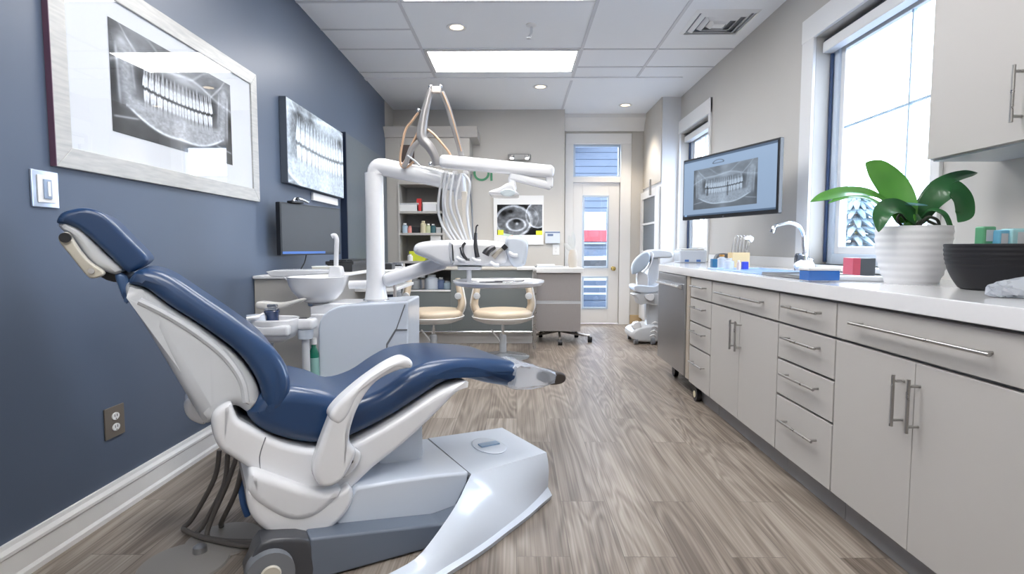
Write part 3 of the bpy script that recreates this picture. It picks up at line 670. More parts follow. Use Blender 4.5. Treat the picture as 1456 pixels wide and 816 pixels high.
# --- supply hoses and their floor flanges
hoses = [[(312,640,.18),(305,680,.18),(275,735,.20),(262,765,.20),(268,785,.16),(300,783,.05),(360,770,-.05)],
         [(324,645,.12),(318,690,.12),(290,745,.14),(280,775,.12),(300,792,.06),(340,790,-.02),(372,780,-.08)],
         [(336,650,.06),(322,690,.08),(300,740,.10),(295,765,.08),(312,782,.02),(345,785,-.05),(380,778,-.1)],
         [(346,656,.0),(335,700,.05),(316,740,.12),(315,755,.15)]]
for k, hh in enumerate(hoses):
    pts = []
    for j, (x, y, yp) in enumerate(hh):
        s, z = cp(x, y, yp); pts.append(Vector((s, yp, max(.018, z))))
    if k == 3: pts.append(Vector((pts[-1].x, pts[-1].y, .012)))
    MB().tube(pts, .009, 10, 6).build('supply_hose', M_rubber, chair)
bl = [Vector((cp(x, y, .05)[0], .05, cp(x, y, .05)[1])) for x, y in ((352,668),(343,690),(346,715),(352,733))]
MB().tube(bl, .011, 10, 5).build('blue_hose', mat('blue_hose', (.05,.12,.30), .4, bump=.3, nscale=200), chair)
fl_m = mat('grey_floor_flange', (.27,.255,.24), .35)
for (x, y, r_) in ((318,768,.13),(262,802,.14)):
    p = atZ(x, y, 0)
    q = thing('floor_flange', 'flat round grey floor plate under the hoses behind the patient chair, nearer the '+('roller housing' if r_ == .13 else 'blue wall'), 'floor plate', (p.x, p.y, 0))
    MB().lathe([(r_, 0),(r_-.004,.006),(r_*.4,.010),(.0,.010)], 40).build('plate', fl_m, q)
    if r_ == .14: MB().lathe([(.022,.008),(.022,.030),(.014,.036),(.0,.036)], 20, c=(.02,.06,0)).build('socket', M_steel, q)
# ================================================================== delivery unit behind the chair
UY = 2.78
def U3(x, y, Y=UY): return atY(x, y, Y)
bx0, bx1 = U3(440,430).x, U3(580,430).x; bz = U3(500,430).z
unit = thing('dental_unit', 'white cuspidor cabinet with upright post, arms and instrument head beyond the chair', 'dental unit', (0,0,0))
cab = MB()
pr = [U3(x, y) for x, y in ((580,428),(580,720),(452,720),(452,468),(454,457),(459,448),(467,441),(479,436),(495,433))]
cab.prism(pr, (0,.34,0), .012, 3).build('cabinet', M_bluew, unit)
side = MB(); side.prism([U3(x,y,UY-.003) for x,y in ((551,500),(551,491),(563,471),(579,470),(579,468),(562,468),(549,489),(549,500))], (0,.004,0)).build('panel_seam', M_grey, unit)
MB().prism([U3(x,y,UY-.003) for x,y in ((562,470),(575,433),(576.5,433),(563.5,470))], (0,.004,0)).build('panel_seam', M_grey, unit)
# left deck under the bowl
MB().prism([U3(x,y,UY+.05) for x,y in ((440,436),(470,431),(510,431),(510,445),(470,450),(442,460))], (0,.25,0), .008).build('deck', M_white, unit)
MB().prism([U3(x,y,UY+.02) for x,y in ((441,447),(468,447),(458,475),(456,720),(441,720))], (0,.28,0), .006).build('rear_column', M_white, unit)
# cuspidor bowl and its spout
bc = U3(453,431,UY+.12); br = (U3(495,395,UY+.12).x-U3(411,395,UY+.12).x)/2; bt = U3(453,394,UY+.12).z-bc.z
k = br
bw = MB().lathe([(k*.30,0),(k*.42,.004),(k*.62,bt*.16),(k*.82,bt*.42),(k*.94,bt*.70),(k*.985,bt*.93),(k,bt*.985),(k*.99,bt),(k*.95,bt*.985),(k*.90,bt*.72),(k*.76,bt*.44),(k*.5,bt*.2),(k*.1,bt*.13)], 56, c=(bc.x,bc.y,bc.z+.004))
bowl = bw.build('cuspidor_bowl', M_white, unit, sharp=50)
MB().lathe([(k*.33,-.012),(k*.36,0),(k*.33,.006)], 32, c=(bc.x,bc.y,bc.z)).build('drain_ring', M_chrome, bowl)
sy = UY+.16
sp = [U3(478,392,sy),U3(478,370,sy),U3(478.5,350,sy),U3(478.5,340,sy),U3(476,335,sy),U3(472,336,sy)]
MB().tube(sp, .0125, 12, 5).build('rinse_spout', M_white, bowl)
MB().puff([(p.x, p.z) for p in [U3(x,y,sy) for x,y in ((470,395),(470,383),(473,378),(484,378),(487,383),(487,395))]], sy-.03, sy+.03, .008, 3, 2).build('spout_base', M_white, bowl)
# side wing tray left of the bowl
wg = [U3(x,y,UY+.30) for x,y in ((377,386),(390,384),(470,383.5),(470,389),(440,391),(400,394),(384,393))]
MB().prism(wg, (0,.16,0), .006).build('side_wing', M_white, unit)
MB().prism([U3(x,y,UY+.30) for x,y in ((400,392),(416,398),(452,430),(445,436)) ], (0,.08,0), .004).build('wing_bracket', M_white, unit)
# post
px0 = U3(535,428,UY+.15)
PY = UY+.15; pt = U3(535,246,PY)
MB().lathe([(.062,0),(.058,.02),(.050,.07),(.047,.16),(.047,pt.z-px0.z)], 32, c=tuple(px0)).build('post', M_white, unit)
MB().lathe([(.068,-.004),(.068,.008),(.060,.012)], 32, c=tuple(px0)).build('post_collar', M_chrome, unit)
ae = U3(655,262,PY)
arm = MB().tube([pt+Vector((0,0,-.01)), pt+Vector((.004,0,.018)), pt+Vector((.03,-.002,.030)), U3(570,243,PY), U3(612,251,PY), ae], .045, 24, 5, up=(0,1,0)); 
arm.build('lower_arm', M_white, unit, sharp=60)
EY = PY-.09
MB().cyl(ae+Vector((0,0,-.075)), ae+Vector((-.01,-.02,.052)), .034, n=28).build('elbow_joint', M_white, unit)
a2s, a2e = U3(632,229,EY), U3(781,245,EY)
def beam(name, p, q, hw, hh, mm, parent, r=.012):
    p = Vector(p); q = Vector(q); d = (q-p); L = d.length; x = d.normalized(); y = Vector((0,1,0)); y = (y-x*y.dot(x)).normalized(); z = x.cross(y)
    M = Matrix((x, y, z)).transposed().to_4x4(); M.translation = p
    return MB().box(0, L, -hw, hw, -hh, hh, r, 4, M=M).build(name, mm, parent, sharp=60)
beam('upper_arm', U3(625,229,EY), U3(788,245,EY), .032, .032, M_white, unit, .022)
beam('arm_end_post', U3(781,252,EY), U3(781,267,EY), .022, .018, M_white, unit, .008)
beam('lamp_arm', U3(784,265,EY), U3(724,250,EY), .022, .020, M_white, unit, .012)
beam('lamp_neck', U3(727,250,EY), U3(730,272,EY), .018, .018, M_white, unit, .012)
lp = MB().puff([(p.x,p.z) for p in [U3(x,y,EY) for x,y in ((697,274),(712,269),(722,263),(730,264),(734,274),(738,279),(728,280),(708,280),(698,278))]], EY-.10, EY+.09, .012, 4, 3)
head = lp.build('lamp_head', M_white, unit, sharp=50)
MB().lathe([(.0,-.004),(.030,-.004),(.036,0),(.030,.004),(0,.004)], 28, M=Matrix.Translation(U3(722,274,EY-.103)) @ Matrix.Rotation(R(90),4,'X') @ Matrix.Diagonal((1,.5,1,1))).build('lamp_lens', mat('pale_lens', (.55,.62,.66), .15), head)
# lower support arm to the instrument head
beam('support_arm', U3(545,400,PY-.03), U3(636,371,PY-.06), .032, .036, M_white, unit, .028)
MB().cyl(U3(497,405,PY), U3(530,404,PY), .022).build('stub_arm', M_white, unit)
# instrument head
HY = 2.66
ho = [(587,352),(594,345),(615,342),(640,341),(680,341),(706,343),(724,349),(735,358),(738,370),(728,378),(700,379),(640,379),(628,378),(606,368),(589,361)]
MB().puff([(p.x,p.z) for p in [U3(x,y,HY) for x,y in ho]], HY, HY+.26, .03, 5, 3).build('instrument_head', M_white, unit, sharp=55)
MB().puff([(p.x,p.z) for p in [U3(x,y,HY-.03) for x,y in ((638,345),(650,343),(700,345),(722,351),(722,366),(712,376),(650,377),(640,372))]], HY-.035, HY+.05, .02, 4, 3).build('front_fascia', M_white, unit, sharp=55)
MB().puff([(p.x,p.z) for p in [U3(x,y,HY-.04) for x,y in ((721,337),(735,335),(748,341),(751,352),(748,372),(744,378),(730,379),(722,366),(718,350))]], HY-.06, HY+.12, .02, 4, 3).build('control_pod', M_bluew, unit, sharp=55)
MB().puff([(p.x,p.z) for p in [U3(x,y,HY-.045) for x,y in ((724,335.5),(729,334),(730,336),(725,337.5))]], HY-.045, HY-.02, .002, 2, 0).build('orange_marker', mat('orange_plastic', (.8,.18,.06), .4), unit)
MB().prism([U3(x,y,HY-.01) for x,y in ((650,379),(684,379),(683,384),(651,384))], (0,.10,0), .003).build('tray_mount', M_whitem, unit)
# instruments in their rests
steel = mat('dark_handpiece', (.10,.10,.11), .25, metal=.7)
def instr(pts, r, mm, nm, rf=None): return MB().tube([U3(x,y,HY-.06-d) for x,y,d in pts], r, 12, 4, rf=rf).build(nm, mm, unit, sharp=60)
instr([(657,360,0),(658,350,0),(662,345,0)], .008, steel, 'handpiece', lambda u: 1.0-.3*u)
instr([(656,352,0),(658,361,.01),(663,368,.01),(668,369,.01)], .009, steel, 'handpiece', lambda u: 1.1-.5*u)
instr([(679,366,0),(676.5,352,0),(676,340,0),(676.5,331,0)], .011, steel, 'air_syringe', lambda u: 1-.35*u)
instr([(676.5,332,0),(677,324,0),(678,321,0),(680,320,0)], .0035, M_dark, 'syringe_tip')
instr([(690,362,0),(694,356,0),(704,351,0)], .016, steel, 'handpiece', lambda u: 1.1-.5*u*u)
instr([(701,366,-.01),(708,359,-.01),(718,351,-.01)], .011, mat('champagne_metal', (.50,.46,.40), .3, metal=.6), 'handpiece', lambda u: 1.1-.3*u)
instr([(715,354,0),(720,349,0)], .012, M_dark, 'handpiece_collar')
for x, y in ((650,364),(672,365),(698,371),(724,357)):
    instr([(x,y+2,-.005),(x+6,y+6,.005),(x+12,y+6,.008)], .009, M_white, 'instrument_rest')
# hoses that hang from the upper arm down to the head
hz = [((630,246),(623,290),(628,318),(643,342)), ((634,246),(630,288),(636,320),(648,342)), ((640,247),(632,290),(642,322),(655,342)),
      ((645,247),(640,290),(650,320),(660,342)), ((656,247),(648,285),(655,315),(664,342)), ((660,248),(668,262),(664,300),(670,342))]
for k, hh in enumerate(hz):
    pts = [U3(x, y, (EY-.02*(i == 0)-.012*k*(i in (1,2))) if i < 3 else HY+.10) for i, (x, y) in enumerate(hh)]
    MB().tube(pts, .0066, 8, 8).build('instrument_hose', (mat('pale_grey_hose', (.52,.53,.55), .4), M_shell)[k % 2], unit, sharp=60)
MB().prism([U3(x,y,EY+.01) for x,y in ((656,272),(664,272),(668,342),(658,342))], (0,.02,0), .004).build('hose_cover', mat('cream_hose_cover', (.62,.58,.52), .5), unit)
MB().tube([U3(670,248,EY), U3(669,270,EY), U3(671,300,EY), U3(673,342,HY+.12)], .004, 8, 6).build('thin_cable', M_grey, unit)
for x in (634, 647, 662):
    MB().box(-.012,.012,-.014,.014,-.018,.0, .003, M=Matrix.Translation(U3(x,243,EY))).build('hose_clip', M_trim, unit)
# whip arms standing above the upper arm
tp = mat('taupe_whip_metal', (.36,.35,.35), .3, metal=.4); co = mat('copper_edge', (.62,.42,.28), .35, metal=.3); WY = EY+.02
def whip(pts, r, mm, nm, flat=2.2, rf=None): return MB().tube([U3(x,y,WY+d) for x,y,d in pts], r, 10, 6, flat=flat, up=(0,1,0), rf=rf).build(nm, mm, unit, sharp=60)
whip([(612,127,0),(604,160,0),(600,185,0),(601,198,0),(610,208,0),(618,222,0),(621,236,0)], .014, tp, 'whip_arm', 1.0, lambda u: 1.1+.8*math.sin(u*3.1))
whip([(609,127,.012),(601,155,.012),(595,185,.012),(586,205,.012),(580,222,.012),(572,235,.012)], .006, co, 'whip_edge', 1)
whip([(600,198,.0),(590,206,.0),(582,218,.0),(578,230,.0),(574,238,.0)], .012, tp, 'whip_arm', 1.0)
whip([(628,131,0),(636,150,0),(645,180,0),(653,208,0),(656,222,0)], .009, tp, 'whip_arm', 1.6)
whip([(629,131,-.014),(639,155,-.014),(648,185,-.014),(656,215,-.014)], .0035, co, 'whip_edge', 1)
whip([(595,160,.03),(586,172,.03),(577,184,.03),(572,205,.03),(569,225,.03),(571,236,.03),(578,238,.03),(590,228,.03)], .006, co, 'whip_loop', 1)
whip([(608,184,.02),(618,192,.02),(630,206,.02),(638,216,.02),(641,222,.02)], .006, co, 'whip_edge', 1)
whip([(608,186,.03),(596,196,.03),(586,210,.03),(581,224,.03)], .012, tp, 'whip_arm', 1.3)
whip([(579,221,-.02),(590,229,-.02),(597,236,-.02)], .005, M_shell, 'release_lever', 1)
beam('whip_bridge', U3(614,128,WY), U3(627,128,WY), .014, .016, mat('copper_white', (.75,.66,.6), .4), unit, .005)
for x, y in ((612,123),(626,123),(595,157),(612,233)): MB().ball(U3(x,y,WY), .010).build('whip_knuckle', M_chrome, unit)
# round tray on its mount
TY = 2.66; tz = U3(710,400,TY).z
tray = thing('instrument_tray', 'round white instrument tray below the instrument head', 'tray', (U3(709,400,TY).x, TY, tz-.012))
MB().lathe([(.0,-.012),(.17,-.012),(.205,-.004),(.216,.010),(.215,.018),(.208,.018),(.196,.009),(.16,.006),(.0,.006)], 56).build('dish', M_white, tray)
c = tray.location; m0 = U3(667,384,HY+.04)
MB().cyl((m0.x-c.x, m0.y-c.y, .0), (m0.x-c.x, m0.y-c.y, m0.z-c.z+.005), .012).build('hanger', M_whitem, tray)
for i, (x0, x1, yy, an, lab) in enumerate(((-.09,.07,-.02,8,'thin steel probe lying on the round tray, nearer the chair'),(-.02,.12,.03,14,'dark-handled scaler lying on the round tray'))):
    t = thing('dental_probe', lab, 'dental instrument', (c.x, c.y+yy, c.z+.010), R(an))
    MB().cyl((x0,0,0),(x1-.05,0,0), .0035).build('handle', steel, t)
    MB().tube([(x1-.05,0,0),(x1-.02,0,0),(x1,0,.002),(x1+.006,.004,.006)], .0022, 8, 4).build('tip', M_dark if i else M_chrome, t)
# assistant's holders left of the cabinet
AY = 2.62
ah = thing('assistant_holder', 'white oval instrument holder on a stalk between backrest and cuspidor', 'instrument holder', (0,0,0))
e = U3(392,462,AY)
MB().lathe([(.0,-.075),(.05,-.075),(.085,-.055),(.100,-.02),(.105,.022),(.100,.034),(.090,.030),(.080,-.01),(.05,-.03),(.0,-.03)], 44, c=tuple(e), M=None, sq=2.6).build('bowl', M_white, ah)
MB().lathe([(.104,.008),(.104,.028),(.098,.030)], 44, c=tuple(e), sq=2.6, cap=False).build('rim', M_white, ah)
MB().box(-.095,.10,-.02,.03,-.05,.0,.014,3, M=Matrix.Translation(e+Vector((.0,-.085,.01)))).build('front_lip', M_white, ah)
MB().cyl(Vector((e.x-.03, e.y, 0)), Vector((e.x-.03, e.y, e.z-.06)), .020, .016).build('stalk', M_shell, ah)
MB().lathe([(.11,0),(.11,.012),(.03,.02),(.02,.03)], 36, c=(e.x-.03,e.y,0)).build('foot', M_shell, ah)
cu = U3(387,447,AY+.03)
MB().lathe([(.0,0),(.034,0),(.031,.02),(.030,.05),(.036,.075),(.034,.078),(.026,.05),(.0,.045)], 28, c=(cu.x,cu.y,e.z-.012)).build('suction_cup', mat('dark_blue_glass', (.01,.03,.10), .08, coat=1), ah)
MB().box(-.028,.028,-.02,.02,0,.012,.003, M=Matrix.Translation((cu.x,cu.y,e.z+.066))).build('cup_cap', M_chrome, ah)
MB().box(-.020,.026,-.012,.012,.012,.03,.004, M=Matrix.Translation((cu.x,cu.y,e.z+.066))).build('cap_lever', M_chrome, ah)
MB().puff([(p.x,p.z) for p in [U3(x,y,AY+.16) for x,y in ((367,430),(373,428),(396,430),(412,428),(430,424),(433,427),(418,433),(398,439),(374,439),(367,436))]], AY+.13, AY+.19, .01, 3, 3).build('suction_handle', mat('ivory_plastic', (.72,.70,.67), .3), ah)
MB().tube([U3(350,453,AY-.12),U3(360,452,AY-.10),U3(368,450,AY-.06),U3(374,447,AY)], .009, 10, 4).build('suction_tip', M_white, ah)
MB().lathe([(.0,0),(.035,0),(.045,.03),(.040,.06),(.0,.06)], 24, c=tuple(U3(364,466,AY-.04))).build('filter_cup', M_bluew, ah)
h2 = thing('cup_holder', 'small white square socket on a grey stalk beside the cuspidor cabinet', 'holder', (0,0,0))
e2 = U3(434,462,AY+.05)
MB().box(-.050,.050,-.04,.04,-.02,.035,.016,3, M=Matrix.Translation(e2)).build('socket', M_white, h2)
MB().box(-.02,.02,-.028,.0,.034,.0375, M=Matrix.Translation(e2)).build('socket_opening', M_dark, h2)
MB().lathe([(.034,-.065),(.038,-.02)], 24, c=tuple(e2)).build('collar', M_bluew, h2)
MB().cyl((e2.x,e2.y,.012),(e2.x,e2.y,e2.z-.06), .020, .018).build('stalk', M_shell, h2)
MB().lathe([(.045,0),(.045,.008),(.02,.014)], 32, c=(e2.x,e2.y,0)).build('foot', M_shell, h2)
# green spray bottle behind
g = thing('spray_bottle', 'green bottle with white label beside the cuspidor cabinet', 'bottle', (0,0,0))
gb = U3(446,488,UY-.04)
g.location = (gb.x, gb.y, gb.z-.19); gb.z = .19
MB().box(g.location.x-.035, g.location.x+.035, UY-.075, UY+.01, g.location.z-.012, g.location.z, .003).build('bottle_shelf', M_white, unit)
MB().lathe([(.0,0),(.022,0),(.024,.01),(.024,gb.z-.05),(.012,gb.z-.02),(.012,gb.z)], 24).build('body', mat('green_plastic', (.01,.16,.10), .25, coat=.4), g)
MB().lathe([(.0246,gb.z-.16),(.0246,gb.z-.07)], 24, cap=False).build('label', mat('teal_label', (.25,.45,.42), .4), g)
MB().lathe([(.015,gb.z-.005),(.015,gb.z+.025),(.0,gb.z+.025)], 20).build('cap', M_trim, g)
# ================================================================== left wall
def wallY(px): return atX(px, 352, XL).y
PXm = print_mat('print_paper', .6, .2); PXg = print_mat('canvas_print', .5, .3); PXs = print_mat('screen_picture', .3, .5, .62)
# big framed radiograph
fy0, fy1, fz0, fz1 = 1.955, 3.50, 1.345, 2.115
t = thing('framed_radiograph', 'large wide jaw X-ray in a pale distressed wood frame on the navy wall', 'framed picture', (XL, 0, 0))
fw = .075; d = .020
m = MB()
for a in (((fy0,fz0),(fy1,fz0),(fy1-fw,fz0+fw),(fy0+fw,fz0+fw)), ((fy1,fz0),(fy1,fz1),(fy1-fw,fz1-fw),(fy1-fw,fz0+fw)), ((fy1,fz1),(fy0,fz1),(fy0+fw,fz1-fw),(fy1-fw,fz1-fw)), ((fy0,fz1),(fy0,fz0),(fy0+fw,fz0+fw),(fy0+fw,fz1-fw))):
    m.prism([(0, y, z) for y, z in a], (d, 0, 0), .003)
m.build('frame', mat('distressed_silver_wood', (.60,.59,.56), .35, nscale=9, bump=.3, stretch=(1,1,9), var=(.30,.31,.32)), t)
MB().box(-.0, .021, fy0-.003, fy0, fz0, fz1).build('frame_edge', mat('plum_frame_edge', (.12,.06,.10), .4), t)
MB().box(.004, .010, fy0+fw, fy1-fw, fz0+fw, fz1-fw).build('mat_board', mat('mat_board', (.74,.77,.82), .6), t)
sheet('print', PXm, t, (.0112, 2.25, 1.525), (0, .94, 0), (0, 0, .44), 420, 210, lambda u, v: grey(pano(u, v), (.92,.97,1.05)))
g = bpy.data.meshes.new('glass'); g.from_pydata([(.016,fy0+fw,fz0+fw),(.016,fy1-fw,fz0+fw),(.016,fy1-fw,fz1-fw),(.016,fy0+fw,fz1-fw)], [], [(0,1,2,3)]); g.materials.append(M_pic)
o = bpy.data.objects.new('glass', g); COL.objects.link(o); o.parent = t
# canvas print
t = thing('canvas_radiograph', 'unframed close-up teeth X-ray on canvas beside the big frame', 'picture', (XL, 0, 0))
cy0, cy1, cz0, cz1 = 3.86, 5.10, 1.505, 2.085
MB().box(.002, .05, cy0, cy1, cz0, cz1, .003).build('canvas', mat('canvas_edge', (.08,.10,.13), .6), t)
sheet('print', PXg, t, (.0512, cy0+.004, cz0+.004), (0, cy1-cy0-.008, 0), (0, 0, cz1-cz0-.008), 240, 130, lambda u, v: grey(np.clip(.30+.75*pano(.13+.60*u, .16+.66*v)+.35*(fbm(u*70, v*40, 4)-.5)-.5*line(np.hypot((u-.18)/.10,(v-.88)/.09),1)-.5*line(np.hypot((u-.36)/.06,(v-.9)/.07),1)-.4*line(np.hypot((u-.93)/.04,(v-.8)/.07),1), .02, 1), (.80,.92,1.05)))
tag(MB().box(XL, XL+.022, 4.42, 5.02, 1.435, 1.495, .004).build('wall_shelf_strip', M_trim), 'narrow white strip on the navy wall under the canvas X-ray', 'wall strip')
# light switch and socket
t = thing('light_switch', 'chrome-edged rocker light switch plate below the big framed X-ray', 'switch', (XL, 1.918, 1.262))
MB().box(0,.008,-.055,.055,-.062,.062,.003).build('plate', mat('bright_switch_plate', (.55,.62,.75), .15, metal=.6), t)
MB().box(.008,.012,-.036,.036,-.046,.046,.002).build('insert', M_trim, t)
rk = MB().box(.012,.017,-.016,.016,-.033,.033,.002).build('rocker', mat('blue_grey_rocker', (.30,.38,.52), .3), t)
MB().box(.017,.020,-.004,.008,-.024,.026,.001).build('toggle', M_white, rk)
def outlet(name_m, lab, loc, rz, w=.054, h=.062):
    t = thing('wall_socket', lab, 'socket', loc, rz)
    MB().box(0,.007,-w,w,-h,h,.003).build('plate', name_m, t)
    for s in (-1, 1):
        r_ = MB().lathe([(.0,0),(.018,0),(.018,.005),(.0,.005)], 24, M=Matrix.Translation((.006,0,s*.022)) @ Matrix.Rotation(R(90),4,'Y') @ Matrix.Diagonal((.8,1.1,1,1))).build('receptacle', M_trim, t)
        MB().box(.0105,.012,-.008,-.006,s*.022-.002,s*.022+.008).build('slot', M_dark, r_)
        MB().box(.0105,.012,.005,.007,s*.022-.002,s*.022+.008).build('slot', M_dark, r_)
        MB().box(.0105,.012,-.002,.002,s*.022-.012,s*.022-.008).build('slot', M_dark, r_)
outlet(mat('bronze_plate', (.22,.19,.16), .35, metal=.5), 'bronze double power socket low on the navy wall behind the chair', (XL, 2.19, .372), 0)
# dark tall panel
t = thing('wall_panel', 'tall dark grey glossy panel on the far end of the navy wall', 'panel', (XL, 0, 0))
MB().box(.001,.05,5.19,6.80,.86,2.11,.004).build('panel', M_gglass, t)
MB().box(.001,.058,5.165,5.19,.86,2.11,.003).build('edge_strip', mat('deep_navy_edge', (.01,.018,.04), .3), t)
# monitor on a bracket, turned towards the chair
mA, mB_ = atY(397.5,285,3.62), atY(483.5,298,4.28)
mA2, mB2 = atY(397.5,363,3.62), atY(483.5,362,4.28)
t = thing('monitor', 'dark switched-off flat monitor on the navy wall above the side cabinet', 'monitor', (0,0,0))
dirm = Vector((mB_.x-mA.x, mB_.y-mA.y, 0)); Lm = dirm.length; ang = math.atan2(dirm.y, dirm.x); zb, zt = (mA2.z+mB2.z)/2, (mA.z+mB_.z)/2
t.location = (mA.x, mA.y, zb); t.rotation_euler = (0,0,ang); hh = zt-zb
MB().box(0, Lm, 0, .035, 0, hh, .006).build('housing', M_dark, t)
MB().box(.012, Lm-.012, -.0015, .0, .018, hh-.012).build('screen', mat('off_screen_glass', (.035,.037,.04), .4), t)
MB().box(.012, Lm*.70, -.003, -.0015, .010, .026).build('lower_bezel', mat('blue_reflective_bezel', (.04,.13,.42), .3), t)
MB().box(Lm*.35, Lm*.5, .035, .09, hh*.3, hh*.6, .004).build('mount', M_dark, t)
pm = Matrix.Rotation(-ang, 4, 'Z'); 
v = pm @ (Vector((XL+.005, mA.y+.25, 0))-Vector((mA.x, mA.y, 0)))
MB().cyl((Lm*.42,.07,hh*.45),(v.x, v.y, hh*.45), .018).build('mount_arm', M_dark, t)
cb = MB().tube([(Lm*.42,.02,.0),(Lm*.40,.03,-.06),(Lm*.33,.06,-.14),(Lm*.30,.08,-.165)], .004, 8, 5).build('cable', M_dark, t)
wc = thing('webcam', 'small black and silver webcam clipped on top of the wall monitor', 'webcam', (mA.x+.04, mA.y+.09, zt), ang)
MB().box(0,.12,-.008,.035,0,.014,.004).build('clip', M_dark, wc)
MB().tube([(.03,.01,.014),(.06,.01,.032),(.13,.01,.030),(.19,.01,.018)], .010, 10, 5).build('body', M_chrome, wc)
MB().lathe([(.0,0),(.012,0),(.012,.01),(0,.01)], 20, M=Matrix.Translation((.06,-.001,.030)) @ Matrix.Rotation(R(90),4,'X')).build('lens', M_dark, wc)
# side cabinet along the navy wall, with a keyboard tray and shelves
t = thing('side_cabinet', 'low grey-beige cabinet with pale top along the navy wall under the monitor', 'cabinet', (0,0,0))
scz = atY(500,383,4.4).z
MB().box(XL+.002, -1.22, 3.42, 5.0, .02, scz-.02, .004).build('body', M_shelf, t)
MB().box(XL+.002, -1.12, 3.40, 5.02, scz-.02, scz, .006).build('top', M_trim, t)
MB().box(-1.22, -.92, 4.20, 5.0, scz-.30, scz-.275, .004).build('lower_shelf', M_shelf, t)
MB().box(-1.22, -.92, 4.20, 5.0, scz-.16, scz-.135, .004).build('middle_shelf', M_trim, t)
MB().box(-.93, -.91, 4.20, 4.24, .0, scz-.02, .004).build('shelf_post', M_woodgrey, t)
MB().box(-1.12, -.90, 4.20, 5.0, scz-.02, scz, .006).build('shelf_top', M_trim, t)
for i in range(7): MB().box(-1.20, -.92, 4.21, 4.99, scz-.47+i*.023, scz-.457+i*.023, .003).build('slat', M_woodgrey, t)
MB().box(-1.22, -.92, 4.20, 5.0, 0.0, scz-.50, .004).build('shelf_base', M_shelf, t)
def at_top(px, py, z=None):
    return atZ(px, py, scz if z is None else z)
kb = thing('keyboard', 'black keyboard on a raised stand on the side cabinet', 'keyboard', (-1.25, 4.25, scz), R(90))
MB().prism([(-.30,-.09,.0),(-.30,.04,.0),(-.30,.09,.052),(-.30,-.09,.052)], (.6,0,0), .003).build('stand_foot', M_dark, kb)
MB().box(-.30,.30,-.10,.10,.050,.075,.006).build('tray', M_dark, kb)
for r_ in range(4): MB().box(-.28,.28,-.085+r_*.042,-.05+r_*.042,  .075,.083,.002).build('key_row', M_dark, kb)
bx = thing('desk_box', 'small cream box behind the rinse spout on the side cabinet', 'box', (-1.25, 3.62, scz))
MB().box(-.06,.06,-.04,.04,0,.045,.004).build('carton', mat('cream_card', (.6,.58,.52), .6), bx); MB().box(-.062,.062,-.042,.042,.045,.052,.003).build('lid', M_trim, bx)
for i,(x, y, w_, h_, mm, lab) in enumerate(((-1.02,4.42,.05,.045,M_dark,'small black charger block near the post on the side cabinet'),(-1.0,4.72,.05,.04,M_chrome,'small silver instrument case behind the post on the side cabinet'))):
    q = thing('device', lab, 'device', (x, y, scz)); MB().box(-w_,w_,-.06,.06,0,h_,.008).build('case', mm, q); MB().box(-w_*.7,w_*.7,-.04,.04,h_,h_+.006,.002).build('lid', M_grey, q)
for i,(y, mm, lab) in enumerate(((4.42,mat('black_blue_box',(.02,.03,.06),.3),'dark blue storage jar on the middle shelf by the post'),(4.62,mat('clear_jar',(.6,.63,.66),.15,alpha=.6),'clear storage jar on the lower shelf by the post'))):
    q = thing('storage_jar', lab, 'jar', (-1.0, y, scz-.275))
    MB().lathe([(.0,0),(.045,0),(.048,.01),(.048,.07),(.04,.08),(.0,.08)], 24).build('body', mm, q); MB().lathe([(.0,.08),(.042,.08),(.042,.10),(.0,.10)], 24).build('lid', M_shell, q)
# ================================================================== back of the room
BY = 6.95
def B3(x, y, Y=BY): return atY(x, y, Y)
t = thing('bookcase', 'tall built-in pale bookcase with crown moulding on the back wall', 'bookcase', (0,0,0))
bxl, bxr = XL+.002, B3(668,300).x; ztop = B3(600,182).z
shx0, shx1 = B3(568,300).x, B3(629,300).x
zs = [B3(600,y).z for y in (262, 300, 331, 371)]   # niche head and three shelf tops
MB().box(bxl, shx0, BY, YB-.002, 0, ztop-.12, .004).build('side_panel', M_shelf, t)
MB().box(shx1, bxr, BY, YB-.002, 0, ztop-.12, .004).build('side_panel', M_shelf, t)
MB().box(shx0, shx1, YB-.03, YB-.002, 0, zs[0], .0).build('back_panel', M_carc, t)
MB().box(shx0, shx1, BY, YB-.002, zs[0], ztop-.12, .004).build('upper_panel', M_shelf, t)
for z in zs[1:]: MB().box(shx0, shx1, BY-.005, YB-.03, z-.03, z, .003).build('shelf', M_cab, t)
a_, b_ = B3(570,246), B3(589,206); MB().box(a_.x, b_.x, BY-.006, BY, a_.z, b_.z, .002).build('cubby_shade_panel', mat('brown_shadow_panel', (.10,.075,.065), .5), t)  # flat brown panel: the shade inside an open recess painted on the front
MB().box(shx0+.0, shx1, BY, YB-.03, 0, zs[3]-.10, .0).build('lower_panel', M_shelf, t)
MB().prism([(bxl, BY+.0, ztop-.12),(bxl, BY-.02, ztop-.11),(bxl, BY-.03, ztop-.07),(bxl, BY-.09, ztop-.02),(bxl, BY-.10, ztop),(bxl, YB-.002, ztop),(bxl, YB-.002, ztop-.12)], (bxr-bxl+.10,0,0)).build('crown', M_cab, t)
MB().box(shx0-.02, shx0, BY-.012, BY, zs[3]-.10, zs[0]+.02, .003).build('stile', M_cab, t)
MB().box(shx1, shx1+.02, BY-.012, BY, zs[3]-.10, zs[0]+.02, .003).build('stile', M_cab, t)
